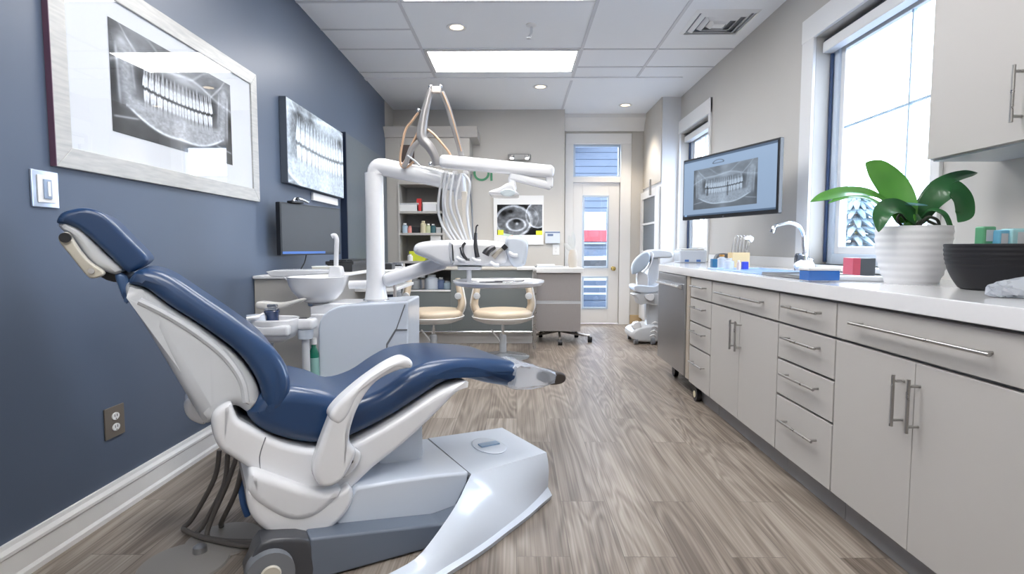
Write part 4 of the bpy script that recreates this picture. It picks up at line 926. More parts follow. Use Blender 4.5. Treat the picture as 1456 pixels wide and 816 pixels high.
# items on its shelves
def bottle(x, Y, z, r, h, mm, capm, lab, nm='bottle', cat='bottle', grp=None):
    q = thing(nm, lab, cat, (x, Y, z), 0, grp)
    MB().lathe([(.0,0),(r,0),(r,h*.72),(r*.55,h*.84),(r*.5,h*.86),(.0,h*.86)], 20).build('body', mm, q)
    MB().lathe([(.0,h*.86),(r*.6,h*.86),(r*.6,h),(.0,h)], 20).build('cap', capm, q)
    return q
def carton(x, Y, z, w_, d_, h_, mm, lab, nm='carton', cat='box', lid=True, grp=None, rz=0):
    q = thing(nm, lab, cat, (x, Y, z), rz, grp)
    MB().box(-w_/2,w_/2,-d_/2,d_/2,0,h_*(.8 if lid else 1),.004).build('box', mm, q)
    if lid: MB().box(-w_/2-.003,w_/2+.003,-d_/2-.003,d_/2+.003,h_*.8,h_,.003).build('lid', M_trim if mm is not M_trim else M_shell, q)
    return q
def sx(px): return B3(px, 300, BY+.1).x
red = mat('red_label', (.55,.03,.03), .4); pink = mat('salmon_plastic', (.75,.30,.25), .4); lblue = mat('pale_blue_plastic', (.40,.52,.62), .35); yel = mat('yellow_green_plastic', (.62,.68,.05), .35); crm = mat('cream_plastic', (.65,.60,.42), .4)
carton(sx(583), BY+.1, zs[1], .24, .14, .10, M_trim, 'wide white carton at the left of the upper bookcase shelf')
carton(sx(612), BY+.1, zs[1], .17, .14, .11, M_white, 'white carton right of the red box on the upper bookcase shelf')
carton(sx(597), BY+.06, zs[1], .055, .06, .155, red, 'slim red box standing on the upper bookcase shelf', lid=False)
bottle(sx(576), BY+.08, zs[2], .035, .12, lblue, M_trim, 'pale blue tub at the left of the middle bookcase shelf')
bottle(sx(583), BY+.08, zs[2], .030, .09, pink, pink, 'short salmon pink pot on the middle bookcase shelf')
carton(sx(591), BY+.10, zs[2], .09, .08, .075, M_dark, 'small black box on the middle bookcase shelf', lid=False)
bottle(sx(602), BY+.08, zs[2], .036, .15, crm, crm, 'tall cream bottle on the middle bookcase shelf')
bottle(sx(609), BY+.08, zs[2], .030, .115, mat('lime_white', (.62,.66,.42), .4), M_trim, 'pale lime bottle right of the cream bottle')
bottle(sx(616), BY+.08, zs[2], .034, .11, mat('teal_dark', (.05,.13,.15), .3), M_trim, 'dark teal jar on the middle bookcase shelf')
carton(sx(624), BY+.10, zs[2], .06, .08, .07, M_shell, 'small grey carton at the right end of the middle bookcase shelf')
carton(sx(594), BY+.10, zs[3], .20, .16, .12, yel, 'yellow-green box on the low bookcase shelf behind the instrument head', lid=False)
bottle(sx(584), BY+.03, zs[3], .035, .085, M_trim, M_shell, 'small white pot beside the yellow-green box')
# white framed notice card hanging under the middle shelf
tag(MB().box(sx(613), sx(628), BY+.02, BY+.05, zs[2]-.19, zs[2]-.031, .004).build('notice_card', M_trim), 'white card standing in the bookcase under the middle shelf', 'card')
# grey credenza with an open niche
CY = 6.15
def C3(x, y, Y=CY): return atY(x, y, Y)
t = thing('credenza', 'long grey low cabinet with an open niche behind the stools', 'cabinet', (0,0,0))
x0, x1 = C3(552,400).x, C3(757,400).x; nx0, nx1 = C3(584,400).x, C3(641,400).x
zt_, nz0, nz1 = C3(700,384).z, C3(600,412).z, C3(600,386).z; zb_ = C3(700,471).z
dgr = mat('slate_grey_laminate', (.16,.18,.185), .3, coat=.2)
for i, (a, b, c_, d_) in enumerate(((x0,nx0,zb_,zt_),(nx1,x1,zb_,zt_),(nx0,nx1,zb_,nz0))): MB().box(a, b, CY, CY+.45, c_, d_, .003).build('front_panel', dgr, t)
MB().box(nx0, nx1, CY-.006, CY+.44, nz0-.02, nz0, .003).build('niche_shelf', M_trim, t)
MB().box(nx0, nx1, CY+.40, CY+.45, nz0, zt_, 0).build('niche_back', M_carc, t)
xt = C3(735,400).x
MB().box(x0, xt, CY-.01, CY+.47, zt_, zt_+.02, .004).build('top', M_shelf, t)
MB().box(xt, x1+.03, CY-.02, CY+.47, zt_, zt_+.028, .004).build('white_end_top', M_trim, t)
MB().box(x0, x1, CY+.06, CY+.40, 0, zb_, .003).build('plinth', M_trim, t)
MB().cyl((x0, CY-.02, zb_-.005),(x1, CY-.02, zb_-.005), .012).build('foot_rail', M_chrome, t)
MB().box(x1, x1+.035, CY-.28, CY-.24, .0, zt_+.01, .004).build('leg', M_nickel, t)
MB().box(x1, x1+.035, CY-.24, CY-.0, zt_-.02, zt_+.01, .004).build('leg_bracket', M_nickel, t)
for i,(px, r_, h_, mm, lab) in enumerate(((590,.05,.13,mat('clear_jar',(.6,.63,.66),.15),'clear instrument jar at the left of the credenza niche'),(601,.045,.15,M_chrome,'chrome canister in the credenza niche'),(614,.075,.16,M_bluew,'pale blue round canister in the middle of the credenza niche'),(627,.04,.13,mat('dusk_blue',(.12,.17,.30),.3),'dark blue pot in the credenza niche'),(636,.045,.09,lblue,'light blue tub at the right of the credenza niche'))):
    bottle(C3(px,400,CY+.12).x, CY+.12, nz0, r_, h_, mm, M_shell, lab)
# wood-fronted cabinet with white top, on a castor base
WY2 = 6.2
def D3(x, y, Y=WY2): return atY(x, y, Y)
t = thing('drawer_cabinet', 'grey wood two-drawer cabinet with white top beside the exit door, on a castor base', 'cabinet', (0,0,0))
wx0, wx1 = D3(761,400).x, D3(826,400).x; wz1, wz0 = D3(790,388).z, D3(790,471).z; zm = D3(790,428).z
MB().box(wx0, wx1, WY2+.02, WY2+.48, wz0, wz1, .004).build('body', M_woodgrey, t)
for a, b in ((wz0+.0, zm-.03), (zm+.005, wz1-.004)):
    MB().box(wx0, wx1, WY2, WY2+.02, a, b, .003).build('drawer', M_woodgrey, t)
MB().box(wx0, wx1+.003, WY2+.005, WY2+.02, zm-.03, zm+.005, .001).build('finger_pull', M_shell, t)
MB().box(wx0-.001, D3(829,384).x, WY2-.03, WY2+.52, wz1, D3(790,381).z, .006).build('top', M_trim, t)
cxx = D3(797,470).x; MB().cyl((cxx,WY2+.2,.10),(cxx,WY2+.2,wz0), .03).build('column', M_nickel, t)
for k in range(5):
    a = R(-20+72*k); e_ = Vector((cxx+.36*math.cos(a), WY2+.2+.30*math.sin(a), .075))
    s_ = MB().tube([(cxx,WY2+.2,.115), tuple((Vector((cxx,WY2+.2,.10))+e_)/2), tuple(e_)], .014, 8, 4).build('base_spoke', M_nickel, t)
    MB().cyl(e_+Vector((-.022,0,-.043)), e_+Vector((.022,0,-.043)), .032, n=20).build('castor', M_dark, s_)
tz2 = D3(790,381).z
q = thing('paper_stack', 'loose white papers and tray on the drawer cabinet top', 'papers', (D3(783,378).x, WY2+.2, tz2), R(5))
MB().box(-.16,.14,-.10,.10,0,.02,.003).build('tray', M_shell, q); MB().prism([(-.15,-.09,.02),(.05,-.08,.02),(.06,.09,.02),(-.14,.08,.02)], (0,0,.015), .002).build('sheets', M_trim, q)
q = thing('white_plant', 'white vase with two pale leaf-shaped blades on the drawer cabinet', 'ornament', (D3(816,380).x, WY2+.12, tz2))
MB().lathe([(.0,0),(.045,0),(.055,.06),(.05,.14),(.035,.20),(.028,.2),(.0,.19)], 28).build('vase', mat('beige_ceramic', (.55,.50,.44), .4), q)
for dx, h_, ln in ((-.05,.36,1),(-.10,.27,1),(.0,.40,1)):
    MB().tube([(0,0,.18),(dx*.5,0,(h_+.18)/2),(dx,0,h_)], .022, 8, 5, flat=.2, up=(1,0,0), rf=lambda u: .25+1.1*math.sin(math.pi*min(1,u*1.0))**1).build('blade', mat('pale_leaf', (.66,.68,.68), .4), q)
# poster, box, outlet and exit-light box on the back wall
PW = YB-.002
def W3(x, y): return atY(x, y, PW)
t = thing('skull_scan_poster', 'white poster with a grey cross-section scan on the back wall', 'poster', (0,0,0))
p0, p1 = W3(702,348), W3(773,278)
MB().box(p0.x, p1.x, PW-.02, PW, p0.z, p1.z, .003).build('board', M_trim, t)
q0, q1 = W3(707,334), W3(771,291)
sheet('print', PXm, t, (q0.x, PW-.0215, q0.z), (q1.x-q0.x,0,0), (0,0,q1.z-q0.z), 130, 90, ct)
for i, (xa, ya, xb, yb) in enumerate(((708,334,716,327),(762,334,771,328))):
    a, b = W3(xa,ya), W3(xb,yb); MB().box(a.x, b.x, PW-.026, PW-.022, a.z, b.z, .004).build('yellow_mark', mat('yellow_ink', (.75,.78,.05), .5), t)
a, b = W3(712,337), W3(742,331); MB().prism([(a.x, PW-.024, b.z),(b.x, PW-.024, a.z+.01),(b.x, PW-.024, a.z-.02),(a.x, PW-.024, b.z-.03)], (0,.003,0)).build('pale_green_band', mat('mint_ink', (.55,.70,.62), .5), t)
t = thing('wall_box', 'small white control box right of the scan poster', 'wall box', (0,0,0))
a, b = W3(775,346), W3(796,329); MB().box(a.x, b.x, PW-.04, PW, a.z, b.z, .005).build('housing', M_bluew, t)
MB().box(a.x, b.x, PW-.042, PW-.04, b.z-.02, b.z-.004).build('top_strip', mat('dusk_blue',(.12,.17,.30)), t); c_ = W3(782,334); MB().box(c_.x-.035, c_.x+.04, PW-.042, PW-.04, c_.z-.015, c_.z+.012).build('display', mat('dusk_blue',(.12,.17,.30)), t)
o_ = W3(790.5,355); outlet(M_trim, 'white double power socket below the small control box', (o_.x, PW, o_.z), -math.pi/2, .045, .07)
t = thing('emergency_light', 'twin-lamp emergency light high on the back wall', 'emergency light', (0,0,0))
a, b = W3(722,229), W3(755,219.5); MB().box(a.x, b.x, PW-.07, PW, a.z, b.z, .02, 3).build('housing', mat('taupe_housing', (.30,.30,.29), .3), t)
for px in (728, 749): c_ = W3(px,225); MB().lathe([(.0,0),(.030,0),(.034,.012),(.03,.02),(.0,.016)], 20, M=Matrix.Translation((c_.x, PW-.07, c_.z)) @ Matrix.Rotation(R(90),4,'X')).build('lamp', M_chrome, t)
# green lettering, half hidden behind the arm
t = thing('wall_lettering', 'green letters on the back wall half hidden behind the white arm', 'sign', (0,0,0))
for ch, px in (('O', 674), ('I', 697)):
    cu_ = bpy.data.curves.new('letter', 'FONT'); cu_.body = ch; cu_.size = .29; cu_.extrude = .006
    tmp = bpy.data.objects.new('letter', cu_); COL.objects.link(tmp); dg = bpy.context.evaluated_depsgraph_get(); me = bpy.data.meshes.new_from_object(tmp.evaluated_get(dg)); bpy.data.objects.remove(tmp)
    o = bpy.data.objects.new('letter', me); COL.objects.link(o); me.materials.append(mat('green_lettering', (.03,.22,.10), .4)); o.parent = t
    c_ = W3(px, 257); o.location = (c_.x-.02, PW-.006, c_.z); o.rotation_euler = (R(90),0,0)
# two cream stools
def stool(lab, x, Y, rz=0):
    t = thing('stool', lab, 'stool', (x, Y, 0), rz, 'cream stools in front of the credenza')
    MB().lathe([(.26,0),(.26,.006),(.10,.016),(.05,.03),(.03,.05)], 44).build('base_disc', mat('frosted_base', (.50,.52,.54), .15, alpha=.75, coat=.5), t)
    MB().lathe([(.034,.03),(.036,.20),(.026,.22)], 24).build('sleeve', M_shell, t)
    MB().cyl((0,0,.20),(0,0,.335), .016).build('post', M_chrome, t)
    MB().tube([(-.01,0,.12),(-.06,-.03,.20),(-.11,-.05,.27)], .009, 8, 3).build('lever', M_trim, t)
    MB().lathe([(.05,.325),(.20,.34),(.285,.37),(.305,.40),(.30,.405),(.27,.39),(.0,.385)], 44).build('seat_pan', M_trim, t)
    MB().lathe([(.0,.385),(.24,.385),(.283,.405),(.290,.435),(.265,.462),(.20,.470),(.0,.462)], 44).build('seat', M_beige, t, sharp=60)
    for s in (-1, 1):
        a_ = MB().tube([(s*.24,.02,.42),(s*.275,.02,.50),(s*.265,.03,.60),(s*.245,.04,.70),(s*.24,.05,.76)], .032, 12, 5, flat=2.1, up=(1,0,0), rf=lambda u: 1.25-.45*u).build('side_support', M_beige, t, sharp=60)
        MB().tube([(s*.27,.02,.395),(s*.312,.02,.50),(s*.300,.03,.60),(s*.275,.04,.72)], .010, 8, 5, flat=3, up=(1,0,0)).build('support_trim', M_trim, a_)
        MB().lathe([(.0,0),(.03,0),(.034,.02),(.03,.04),(.0,.045)], 20, M=Matrix.Translation((s*.25,-.04,.60)) @ Matrix.Rotation(R(90),4,'X')).build('arm_knob', M_shell, a_)
    return t
SY = 5.45
stool('cream stool with two upright side supports, nearer the drawer cabinet', atY(715,450,SY).x, SY)
stool('cream stool with two upright side supports, next to the white unit cabinet', atY(616,450,SY).x, SY)
# ================================================================== right side: base units, worktop, wall cabinet
XF = 1.22; ZT = .92; ZW = .864
def handle(parent, p, q, out=(-1,0,0), r=.0055, st=.032, inset=.06):
    p = Vector(p); q = Vector(q); d = (q-p).normalized(); o = Vector(out)*st
    m = MB(); m.cyl(p+o, q+o, r, n=14)
    k = min(inset, (q-p).length*.15)
    for e_ in (p+d*k, q-d*k): m.cyl(e_, e_+o, r*.85, n=12)
    return m.build('handle', M_nickel, parent)
def base_unit(lab, y0, y1, kind, grp=None):
    t = thing('base_cabinet', lab, 'cabinet', (XF, (y0+y1)/2, 0), 0, grp); h = (y1-y0)/2; g_ = .0028
    MB().box(.022, XR-XF-.004, -h, h, .115, ZW-.002, 0).build('carcass', M_carc, t)
    MB().box(.065, XR-XF-.004, -h, h, 0, .115, 0).build('plinth', M_kick, t)
    if kind == 'drawers':
        for k, (a, b) in enumerate(((.115,.38),(.385,.549),(.554,.715),(.720,.857))):
            dr_ = MB().box(0, .021, -h+g_, h-g_, a+g_, b-g_, .002).build('drawer', M_cab, t)
            zc = b-.055 if k else b-.10
            handle(dr_, (0, h*.62, zc), (0, -h*.62, zc), inset=.02)
    else:
        dr_ = MB().box(0, .021, -h+g_, h-g_, .720+g_, .857-g_, .002).build('drawer', M_cab, t)
        handle(dr_, (0, h*.70, .795), (0, -h*.70, .795), inset=.03)
        for s in (1, -1):
            dd = MB().box(0, .021, *( (g_/2, h-g_) if s > 0 else (-h+g_, -g_/2) ), .115+g_, .715-g_, .002).build('door', M_cab, t)
            handle(dd, (0, s*.035+.012, .50), (0, s*.035+.012, .665), st=.035, inset=.02)
    return t
base_unit('narrow base cabinet with four drawers next to the stainless cooler', 3.525, 3.95, 'drawers')
base_unit('double-door base cabinet under the sink with one wide drawer', 2.617, 3.52, 'doors')
base_unit('base cabinet with four drawers under the orchid side of the counter', 2.145, 2.614, 'drawers')
base_unit('double-door base cabinet with one wide drawer, nearest the camera', 1.28, 2.142, 'doors')
# worktop
m = MB(); m.prism([(1.203,1.26,ZW),(1.203,4.79,ZW),(1.62,5.80,ZW),(XR-.002,5.80,ZW),(XR-.002,1.26,ZW)], (0,0,ZT-ZW), .004, 2)
tag(m.build('worktop', M_quartz), 'long glossy white countertop along the window wall', 'countertop')
tag(MB().box(XR-.018, XR-.002, 3.94, 5.70, ZT, ZT+.075, .003).build('backsplash', M_trim), 'low white upstand along the wall behind the tan tool holder', 'backsplash')
# undercounter cooler
t = thing('undercounter_cooler', 'stainless undercounter cooler on castors at the far end of the counter', 'refrigerator', (XF-.005, 0, 0))
MB().box(.02, .70, 4.03, 4.74, .14, ZW-.002, .006).build('body', M_grey, t)
dd = MB().box(0-.012, .02, 4.03, 4.78, .14, ZW-.004, .006, 3).build('door', M_steel, t)
MB().prism([(-.012,4.08,.80),(-.05,4.08,.79),(-.055,4.08,.775),(-.012,4.08,.755)], (0,.64,0), .004).build('handle', M_chrome, dd)
MB().box(.0,.70,3.955,4.022,.13,ZW-.002,.002).build('side_filler', mat('beige_filler', (.42,.37,.31), .5), t)
for y in (4.12, 4.62):
    for x in (.10, .6):
        f_ = MB().box(x-.02, x+.02, y-.03, y+.03, .085, .14, .004).build('castor_fork', M_dark, t)
        MB().cyl((x-.016,y,.045),(x+.016,y,.045), .045, n=28).build('wheel', M_dark, f_)
q = thing('castor', 'black castor with pale hub under the narrow drawer cabinet', 'castor', (XF+.035, 3.86, 0))
MB().cyl((-.018,0,.05),(.014,0,.05), .05, n=32).build('wheel', M_dark, q); MB().lathe([(.0,0),(.022,0),(.024,.004),(.0,.006)], 20, M=Matrix.Translation((-.019,0,.05)) @ Matrix.Rotation(R(-90),4,'Y')).build('hub', crm, q)
MB().box(-.016,.010,-.05,.03,.095,.128,.006).build('fork', M_dark, q)
t = thing('end_cabinet', 'short base cabinet holding the far end of the counter under the small window', 'cabinet', (0,0,0))
MB().box(1.60, XR-.004, 4.86, 5.70, .0, ZW-.002, .004).build('body', M_cab, t); MB().box(1.585,1.60,4.87,5.69,.10,ZW-.01,.003).build('door', M_cab, t)
# wall cabinet
t = thing('wall_cabinet', 'warm white wall cabinet above the counter beside the big window', 'cabinet', (0,0,0))
XU = 1.66; ZU = 1.416
MB().box(XU+.02, XR-.003, 1.375, 2.325, ZU, 2.62, .002).build('carcass', M_cab, t)
for a, b, hy in ((1.853, 2.323, 1.90), (1.377, 1.848, 1.80)):
    dd = MB().box(XU, XU+.02, a, b, ZU+.002, 2.62, .002).build('door', M_cab, t)
    handle(dd, (XU, hy, 1.475), (XU, hy, 1.66), r=.006, st=.035, inset=.02)
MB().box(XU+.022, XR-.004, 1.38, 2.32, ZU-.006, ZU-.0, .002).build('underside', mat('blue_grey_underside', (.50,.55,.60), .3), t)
MB().lathe([(.0,0),(.030,0),(.034,-.003),(.030,-.006),(.0,-.006)][::-1], 24, c=(XU+.18, 1.98, ZU-.006)).build('puck_light', M_shell, t)
# ------------------------------------------------------------------ wall screen
tn, tb_ = atY(1109.5,194,3.70), atY(1112,302,3.70); tf, tfb = atY(972,229,4.70), atY(975,314.5,4.70)
t = thing('wall_screen', 'large flat screen showing a grey dental X-ray, hung beside the big window', 'screen', (0,0,0))
far = Vector((tf.x, tf.y, 0)); near = Vector((tn.x, tn.y, 0)); dv = (near-far); L = dv.length; ang = math.atan2(dv.y, dv.x)
z0 = (tb_.z+tfb.z)/2; z1 = (tn.z+tf.z)/2; H_ = z1-z0
t.location = (far.x, far.y, z0); t.rotation_euler = (0,0,ang)
MB().box(0, L, 0, .035, 0, H_, .006, 3).build('housing', M_dark, t)
b = .016
MB().box(b, L-b, -.002, .0, b*1.7, H_-b).build('display_glass', M_dark, t)
def ui(u, v):
    base = np.stack([np.full_like(u,.30), np.full_like(u,.42), np.full_like(u,.60)], -1)*(1+.12*(v[...,None]-.5))
    a, b2 = (u-.13)/.70, (v-.11)/.70
    ins = (a > 0)*(a < 1)*(b2 > 0)*(b2 < 1)
    p = pano(np.clip(a,0,1), np.clip(b2,0,1), 1.0)
    im = grey(.18+.62*p, (.72,.88,1.08))
    out = np.where(ins[...,None] > 0, im, base)
    bar = (v > .965)|(v < .03); out = np.where(bar[...,None], np.array([.07,.12,.20]), out)
    out = np.where(((v < .03)&(u > .02)&(u < .05))[...,None], np.array([.3,.5,.8]), out)
    arc = line(np.hypot((u-.42)/.062,(v-.86)/.055)-1,.10)*(v > .86)+line(v-.862,.006)*(np.abs(u-.42) < .06); out = out*(1-.8*np.clip(arc,0,1)[...,None])
    wt = line((u-.30),.014)*(v>.33)*(v<.50)*(v<.5)+line(u-.53,.008)*(v>.30)*(v<.52); out = out*(1-.75*np.clip(wt,0,1)[...,None])
    return out
sheet('picture', PXs, t, (b, -.0028, b*1.7), (L-2*b, 0, 0), (0, 0, H_-b*2.7), 260, 150, ui)
MB().box(L*.49-.012, L*.49+.012, -.0034, -.001, .006, .013).build('logo_plate', M_chrome, t)
MB().box(L*.35, L*.65, .035, .06, H_*.25, H_*.75, .006).build('back_plate', M_dark, t)
v = Matrix.Rotation(-ang, 4, 'Z') @ (Vector((XR-.004, 4.35, 0))-far)
MB().cyl((L*.5,.05,H_*.5), (v.x,v.y,H_*.5), .02).build('wall_arm', M_dark, t)
# ------------------------------------------------------------------ counter things
def onC(px, py, z=ZT): return atZ(px, py, z)
# tap
f0 = onC(1143,384); t = thing('faucet', 'chrome gooseneck tap behind the sink tray', 'faucet', tuple(f0))
def F(px, py): p = atY(px, py, f0.y); return p-f0
MB().lathe([(.036,0),(.036,.006),(.028,.012),(.026,.09),(.018,.10),(.014,.105)], 28).build('body', M_chrome, t)
MB().tube([(0,0,.09),F(1143,350),F(1142,335),F(1136,322),F(1124,317),F(1110,319),F(1101,323),F(1098,331)], .0125, 14, 6, rf=lambda u: 1.0 if u < .8 else 1.15).build('spout', M_chrome, t)
MB().ball((.030,.0,.055), .030, (1,.9,.9)).build('valve_knob', M_chrome, t)
MB().puff([(F(x,y).x,F(x,y).z) for x,y in ((1131,384),(1131,364),(1135,360),(1140,364),(1139,384))], -.02, .02, .008, 3, 3).build('lever', mat('dark_chrome', (.12,.13,.15), .2, metal=.8), t)
# sink rim: shallow blue insert
s0, s1 = onC(1056,386), onC(1112,393)
t = thing('sink', 'shallow blue-tinted sink insert in the white counter in front of the tap', 'sink', (0,0,0))
ym0, ym1 = 3.0, 3.85
m = MB(); 
m.box(1.30,1.66,ym0,ym0+.02,ZT+.0005,ZT+.008,.002).box(1.30,1.66,ym1-.02,ym1,ZT+.0005,ZT+.008,.002).box(1.30,1.32,ym0+.02,ym1-.02,ZT+.0005,ZT+.008,.002).box(1.64,1.66,ym0+.02,ym1-.02,ZT+.0005,ZT+.008,.002)
m.build('rim', mat('blue_white_enamel', (.40,.56,.80), .2), t)
MB().box(1.32,1.64,ym0+.02,ym1-.02,ZT+.0005,ZT+.003).build('basin_floor', mat('sky_blue_enamel', (.25,.42,.70), .2), t)
# tan holder with steel tools
h0 = onC(1053,382); t = thing('tool_holder', 'tan block holder with steel instrument loops on the counter', 'holder', tuple(h0))
def Hh(px, py): return atY(px, py, h0.y)-h0
wl, wr = Hh(1041,382).x, Hh(1066,382).x; ht = Hh(1053,359).z
MB().box(wl, wr, 0, .09, 0, ht, .004).build('block', mat('tan_card', (.62,.47,.25), .5), t)
for k in range(5):
    x = wl+.012+k*(wr-wl-.03)/4
    MB().tube([(x,.045,ht*.8),(x+.006,.045,ht+.05),(x+.02,.045,ht+.105),(x+.035,.045,ht+.115),(x+.04,.045,ht+.10)], .004, 8, 5).build('instrument_loop', M_nickel, t)
MB().puff([(Hh(x,y).x,Hh(x,y).z) for x,y in ((1061,338),(1066,335),(1073,336),(1075,340),(1071,345),(1068,341),(1063,341))], .03, .06, .004, 2, 2).build('white_clip', M_trim, t)
MB().tube([(wr-.01,.05,ht*.8),(wr+.01,.05,ht+.06),Hh(1073,340)+Vector((0,.05,0))], .006, 8, 4).build('long_handle', M_nickel, t)
def box_at(px0, py0, px1, py1, dep, mm, lab, nm='carton', cat='box', lid=False, rz=0):
    p = onC((px0+px1)/2, py1); a = atY(px0, py1, p.y); b_ = atY(px1, py1, p.y); c_ = atY(px0, py0, p.y)
    return carton(p.x, p.y+dep/2, ZT, b_.x-a.x, dep, c_.z-ZT, mm, lab, nm, cat, lid, None, rz)
box_at(1056,372,1064.5,383.5,.03,mat('indigo_plastic',(.03,.05,.40),.35),'small indigo blue box leaning on the tan tool holder')
box_at(1013,368,1020.5,380,.05,mat('petrol_plastic',(.02,.13,.28),.35),'small petrol blue box at the left of the counter items')
clr = mat('clear_acrylic', (.66,.70,.75), .1, alpha=.6, coat=.5)
def cup(px, py0, py1, r, mm, capm, lab, nm='jar', cat='jar'):
    p = onC(px, py1); h_ = atY(px, py0, p.y).z-ZT
    return bottle(p.x, p.y, ZT, r, h_, mm, capm, lab, nm, cat)
cup(1026,362,382,.028,clr,mat('amber_cap',(.45,.22,.05),.4),'clear jar with amber cap right of the petrol blue box')
cup(1036,367,383,.034,clr,clr,'squat clear jar in front of the tan tool holder')
cup(1050,370,384,.012,mat('rose_beige_plastic',(.6,.48,.42),.4),M_trim,'tiny beige vial before the tan tool holder','vial','vial')
p = onC(1033,376); t = thing('tape_roll', 'dark grey rounded dispenser behind the clear jars', 'dispenser', (p.x, p.y+.12, ZT))
MB().puff([(-.06,0),(-.06,.05),(-.04,.085),(.0,.095),(.05,.09),(.07,.07),(.07,0)], -.04, .04, .01, 3, 3).build('shell', M_grey, t)
MB().box(-.05,.06,-.045,-.04,.015,.05,.002).build('front_slot', M_dark, t)
# steel tray with its load
p = onC(1187,400); t0 = onC(1125,397); 
TL, TRr = onC(1118,392), onC(1225,403)
t = thing('steel_tray', 'flat steel tray on the counter before the tap, holding the blue box', 'tray', (0,0,0))
quad = [onC(1116,393), onC(1126,398.5), onC(1226,406), onC(1222,396)]
quad = [Vector((1.355,3.02,ZT+.009)), Vector((1.325,2.42,ZT+.0)), Vector((1.56,2.42,ZT)), Vector((1.60,3.02,ZT))]
MB().box(1.30,1.58,2.52,2.98,ZT+.001,ZT+.006,.002).build('plate', M_steel, t)
m = MB(); m.box(1.295,1.585,2.515,2.522,ZT+.002,ZT+.016,.001).box(1.295,1.585,2.978,2.985,ZT+.002,ZT+.016,.001).box(1.295,1.302,2.522,2.978,ZT+.002,ZT+.016,.001).box(1.578,1.585,2.522,2.978,ZT+.002,ZT+.016,.001)
m.build('tray_rim', M_steel, t)
zt1 = ZT+.007
def on_tray(px, py): return atZ(px, py, zt1)
p = on_tray(1172,399); 
q = carton(p.x, p.y+.04, zt1, .13, .08, .052, mat('bright_blue_plastic',(.04,.17,.55),.25, coat=.4), 'bright blue plastic box on the steel tray', 'plastic_box', 'box')
for i, (px, py, nm_) in enumerate(((1141,395,'clear glass vial with blue liquid on the steel tray, leftmost'),(1149,396,'clear glass vial in the middle of the row on the steel tray'),(1157,397,'amber-tinted glass vial next to the bright blue box'))):
    p = on_tray(px, py); bottle(p.x, p.y, zt1, .012, .045, (mat('blue_liquid',(.12,.32,.48),.1),clr,mat('amber_glass',(.35,.22,.10),.1))[i], M_shell, nm_, 'vial', 'vial')
p = on_tray(1147,385); q = thing('folded_cloth', 'crumpled white cloth on the counter beside the tap', 'cloth', (p.x, p.y+.03, ZT))
m = MB(); m.ball((0,0,.035), .05, (1.2,.9,.65), n=16)
for v_ in m.bm.verts: v_.co += Vector((math.sin(v_.co.z*190+v_.co.x*60), math.cos(v_.co.x*150), math.sin(v_.co.y*170+v_.co.x*90)))*.006; v_.co.z = max(.001, v_.co.z)
m.build('cloth', M_trim, q)
# remote-like grey bar and pale slab right of the tray
p = onC(1242,401); q = thing('white_case', 'flat pale case lying on the counter before the orchid pot', 'case', (1.50, 2.42, ZT), R(-28))
MB().box(-.14,.06,-.035,.035,0,.022,.008,3).build('case', M_shell, q); MB().box(.062,.13,-.04,.04,0,.028,.01,3).build('end_block', M_trim, q)
q = box_at(1214,367,1245,392,.10,mat('charcoal_card',(.08,.085,.09),.5),'small charcoal box with a red end beside the orchid pot', rz=R(-4))
for ch in q.children:
    pass
hb_ = q.children[0].dimensions if False else None
w_ = (atY(1245,392,q.location.y-.05).x-atY(1214,392,q.location.y-.05).x); hz_ = atY(1214,367,q.location.y-.05).z-ZT
MB().box(-w_/2-.001, -w_/2+w_*.33, -.0512, .0512, -.0+.001, hz_+.001, .002).build('red_end', mat('rose_red', (.55,.08,.12), .4), q)
# white box on the far end of the counter
q = thing('white_tub', 'pale blue-white tub on the far end of the counter under the small window', 'tub', (1.66, 5.45, ZT))
MB().box(-.12,.14,-.10,.10,0,.12,.015,3).build('tub', M_bluew, q); MB().box(-.10,.12,-.08,.08,.12,.135,.005).build('lid', M_trim, q)
for x in (-.05,.06): MB().box(x-.02,x+.02,-.102,-.10,.01,.03).build('blue_foot', mat('cobalt', (.08,.2,.55), .4), q)
# ------------------------------------------------------------------ orchid
p = onC(1298,404); pot_c = Vector((0, p.y+.09, ZT)); pot_c.x = atY(1297,360,pot_c.y).x; kx = .87*(atY(1350,322,pot_c.y).x-atY(1243,322,pot_c.y).x)/2; hp = atY(1298,322,pot_c.y).z-ZT
orc = thing('potted_orchid', 'leafy green orchid in a white ribbed pot on the counter by the window', 'potted plant', tuple(pot_c))
pr = []
for i in range(49):
    u = i/48; r_ = kx*(.68+.32*(1-(1-u)**2.6))
    pr.append((min(kx, r_)+.0016*math.sin(u*2*math.pi*8), hp*u))
pr = [(.0,0)]+pr+[(kx*.95,hp+.001),(kx*.90,hp-.004),(kx*.86,hp-.03),(.0,hp-.035)]
MB().lathe(pr, 64, sq=0, M=Matrix.Rotation(R(20),4,'Z')).build('pot', mat('white_ceramic', (.76,.76,.77), .35, coat=.2), orc, sharp=50)
MB().lathe([(.0,0),(kx*.86,0),(kx*.8,.012),(.0,.02)], 32, c=(0,0,hp-.03)).build('potting_bark', mat('orchid_bark', (.07,.04,.025), .9, noise=.6, nscale=120, bump=.8), orc)
leafm = mat('orchid_leaf', (.06,.26,.04), .34, coat=.25, var=(.12,.38,.05), nscale=9)
leafd = mat('orchid_leaf_dark', (.018,.10,.030), .34, coat=.25, var=(.03,.14,.04), nscale=9)
def G(px, py, dy=0): return atY(px, py, pot_c.y+dy)-pot_c
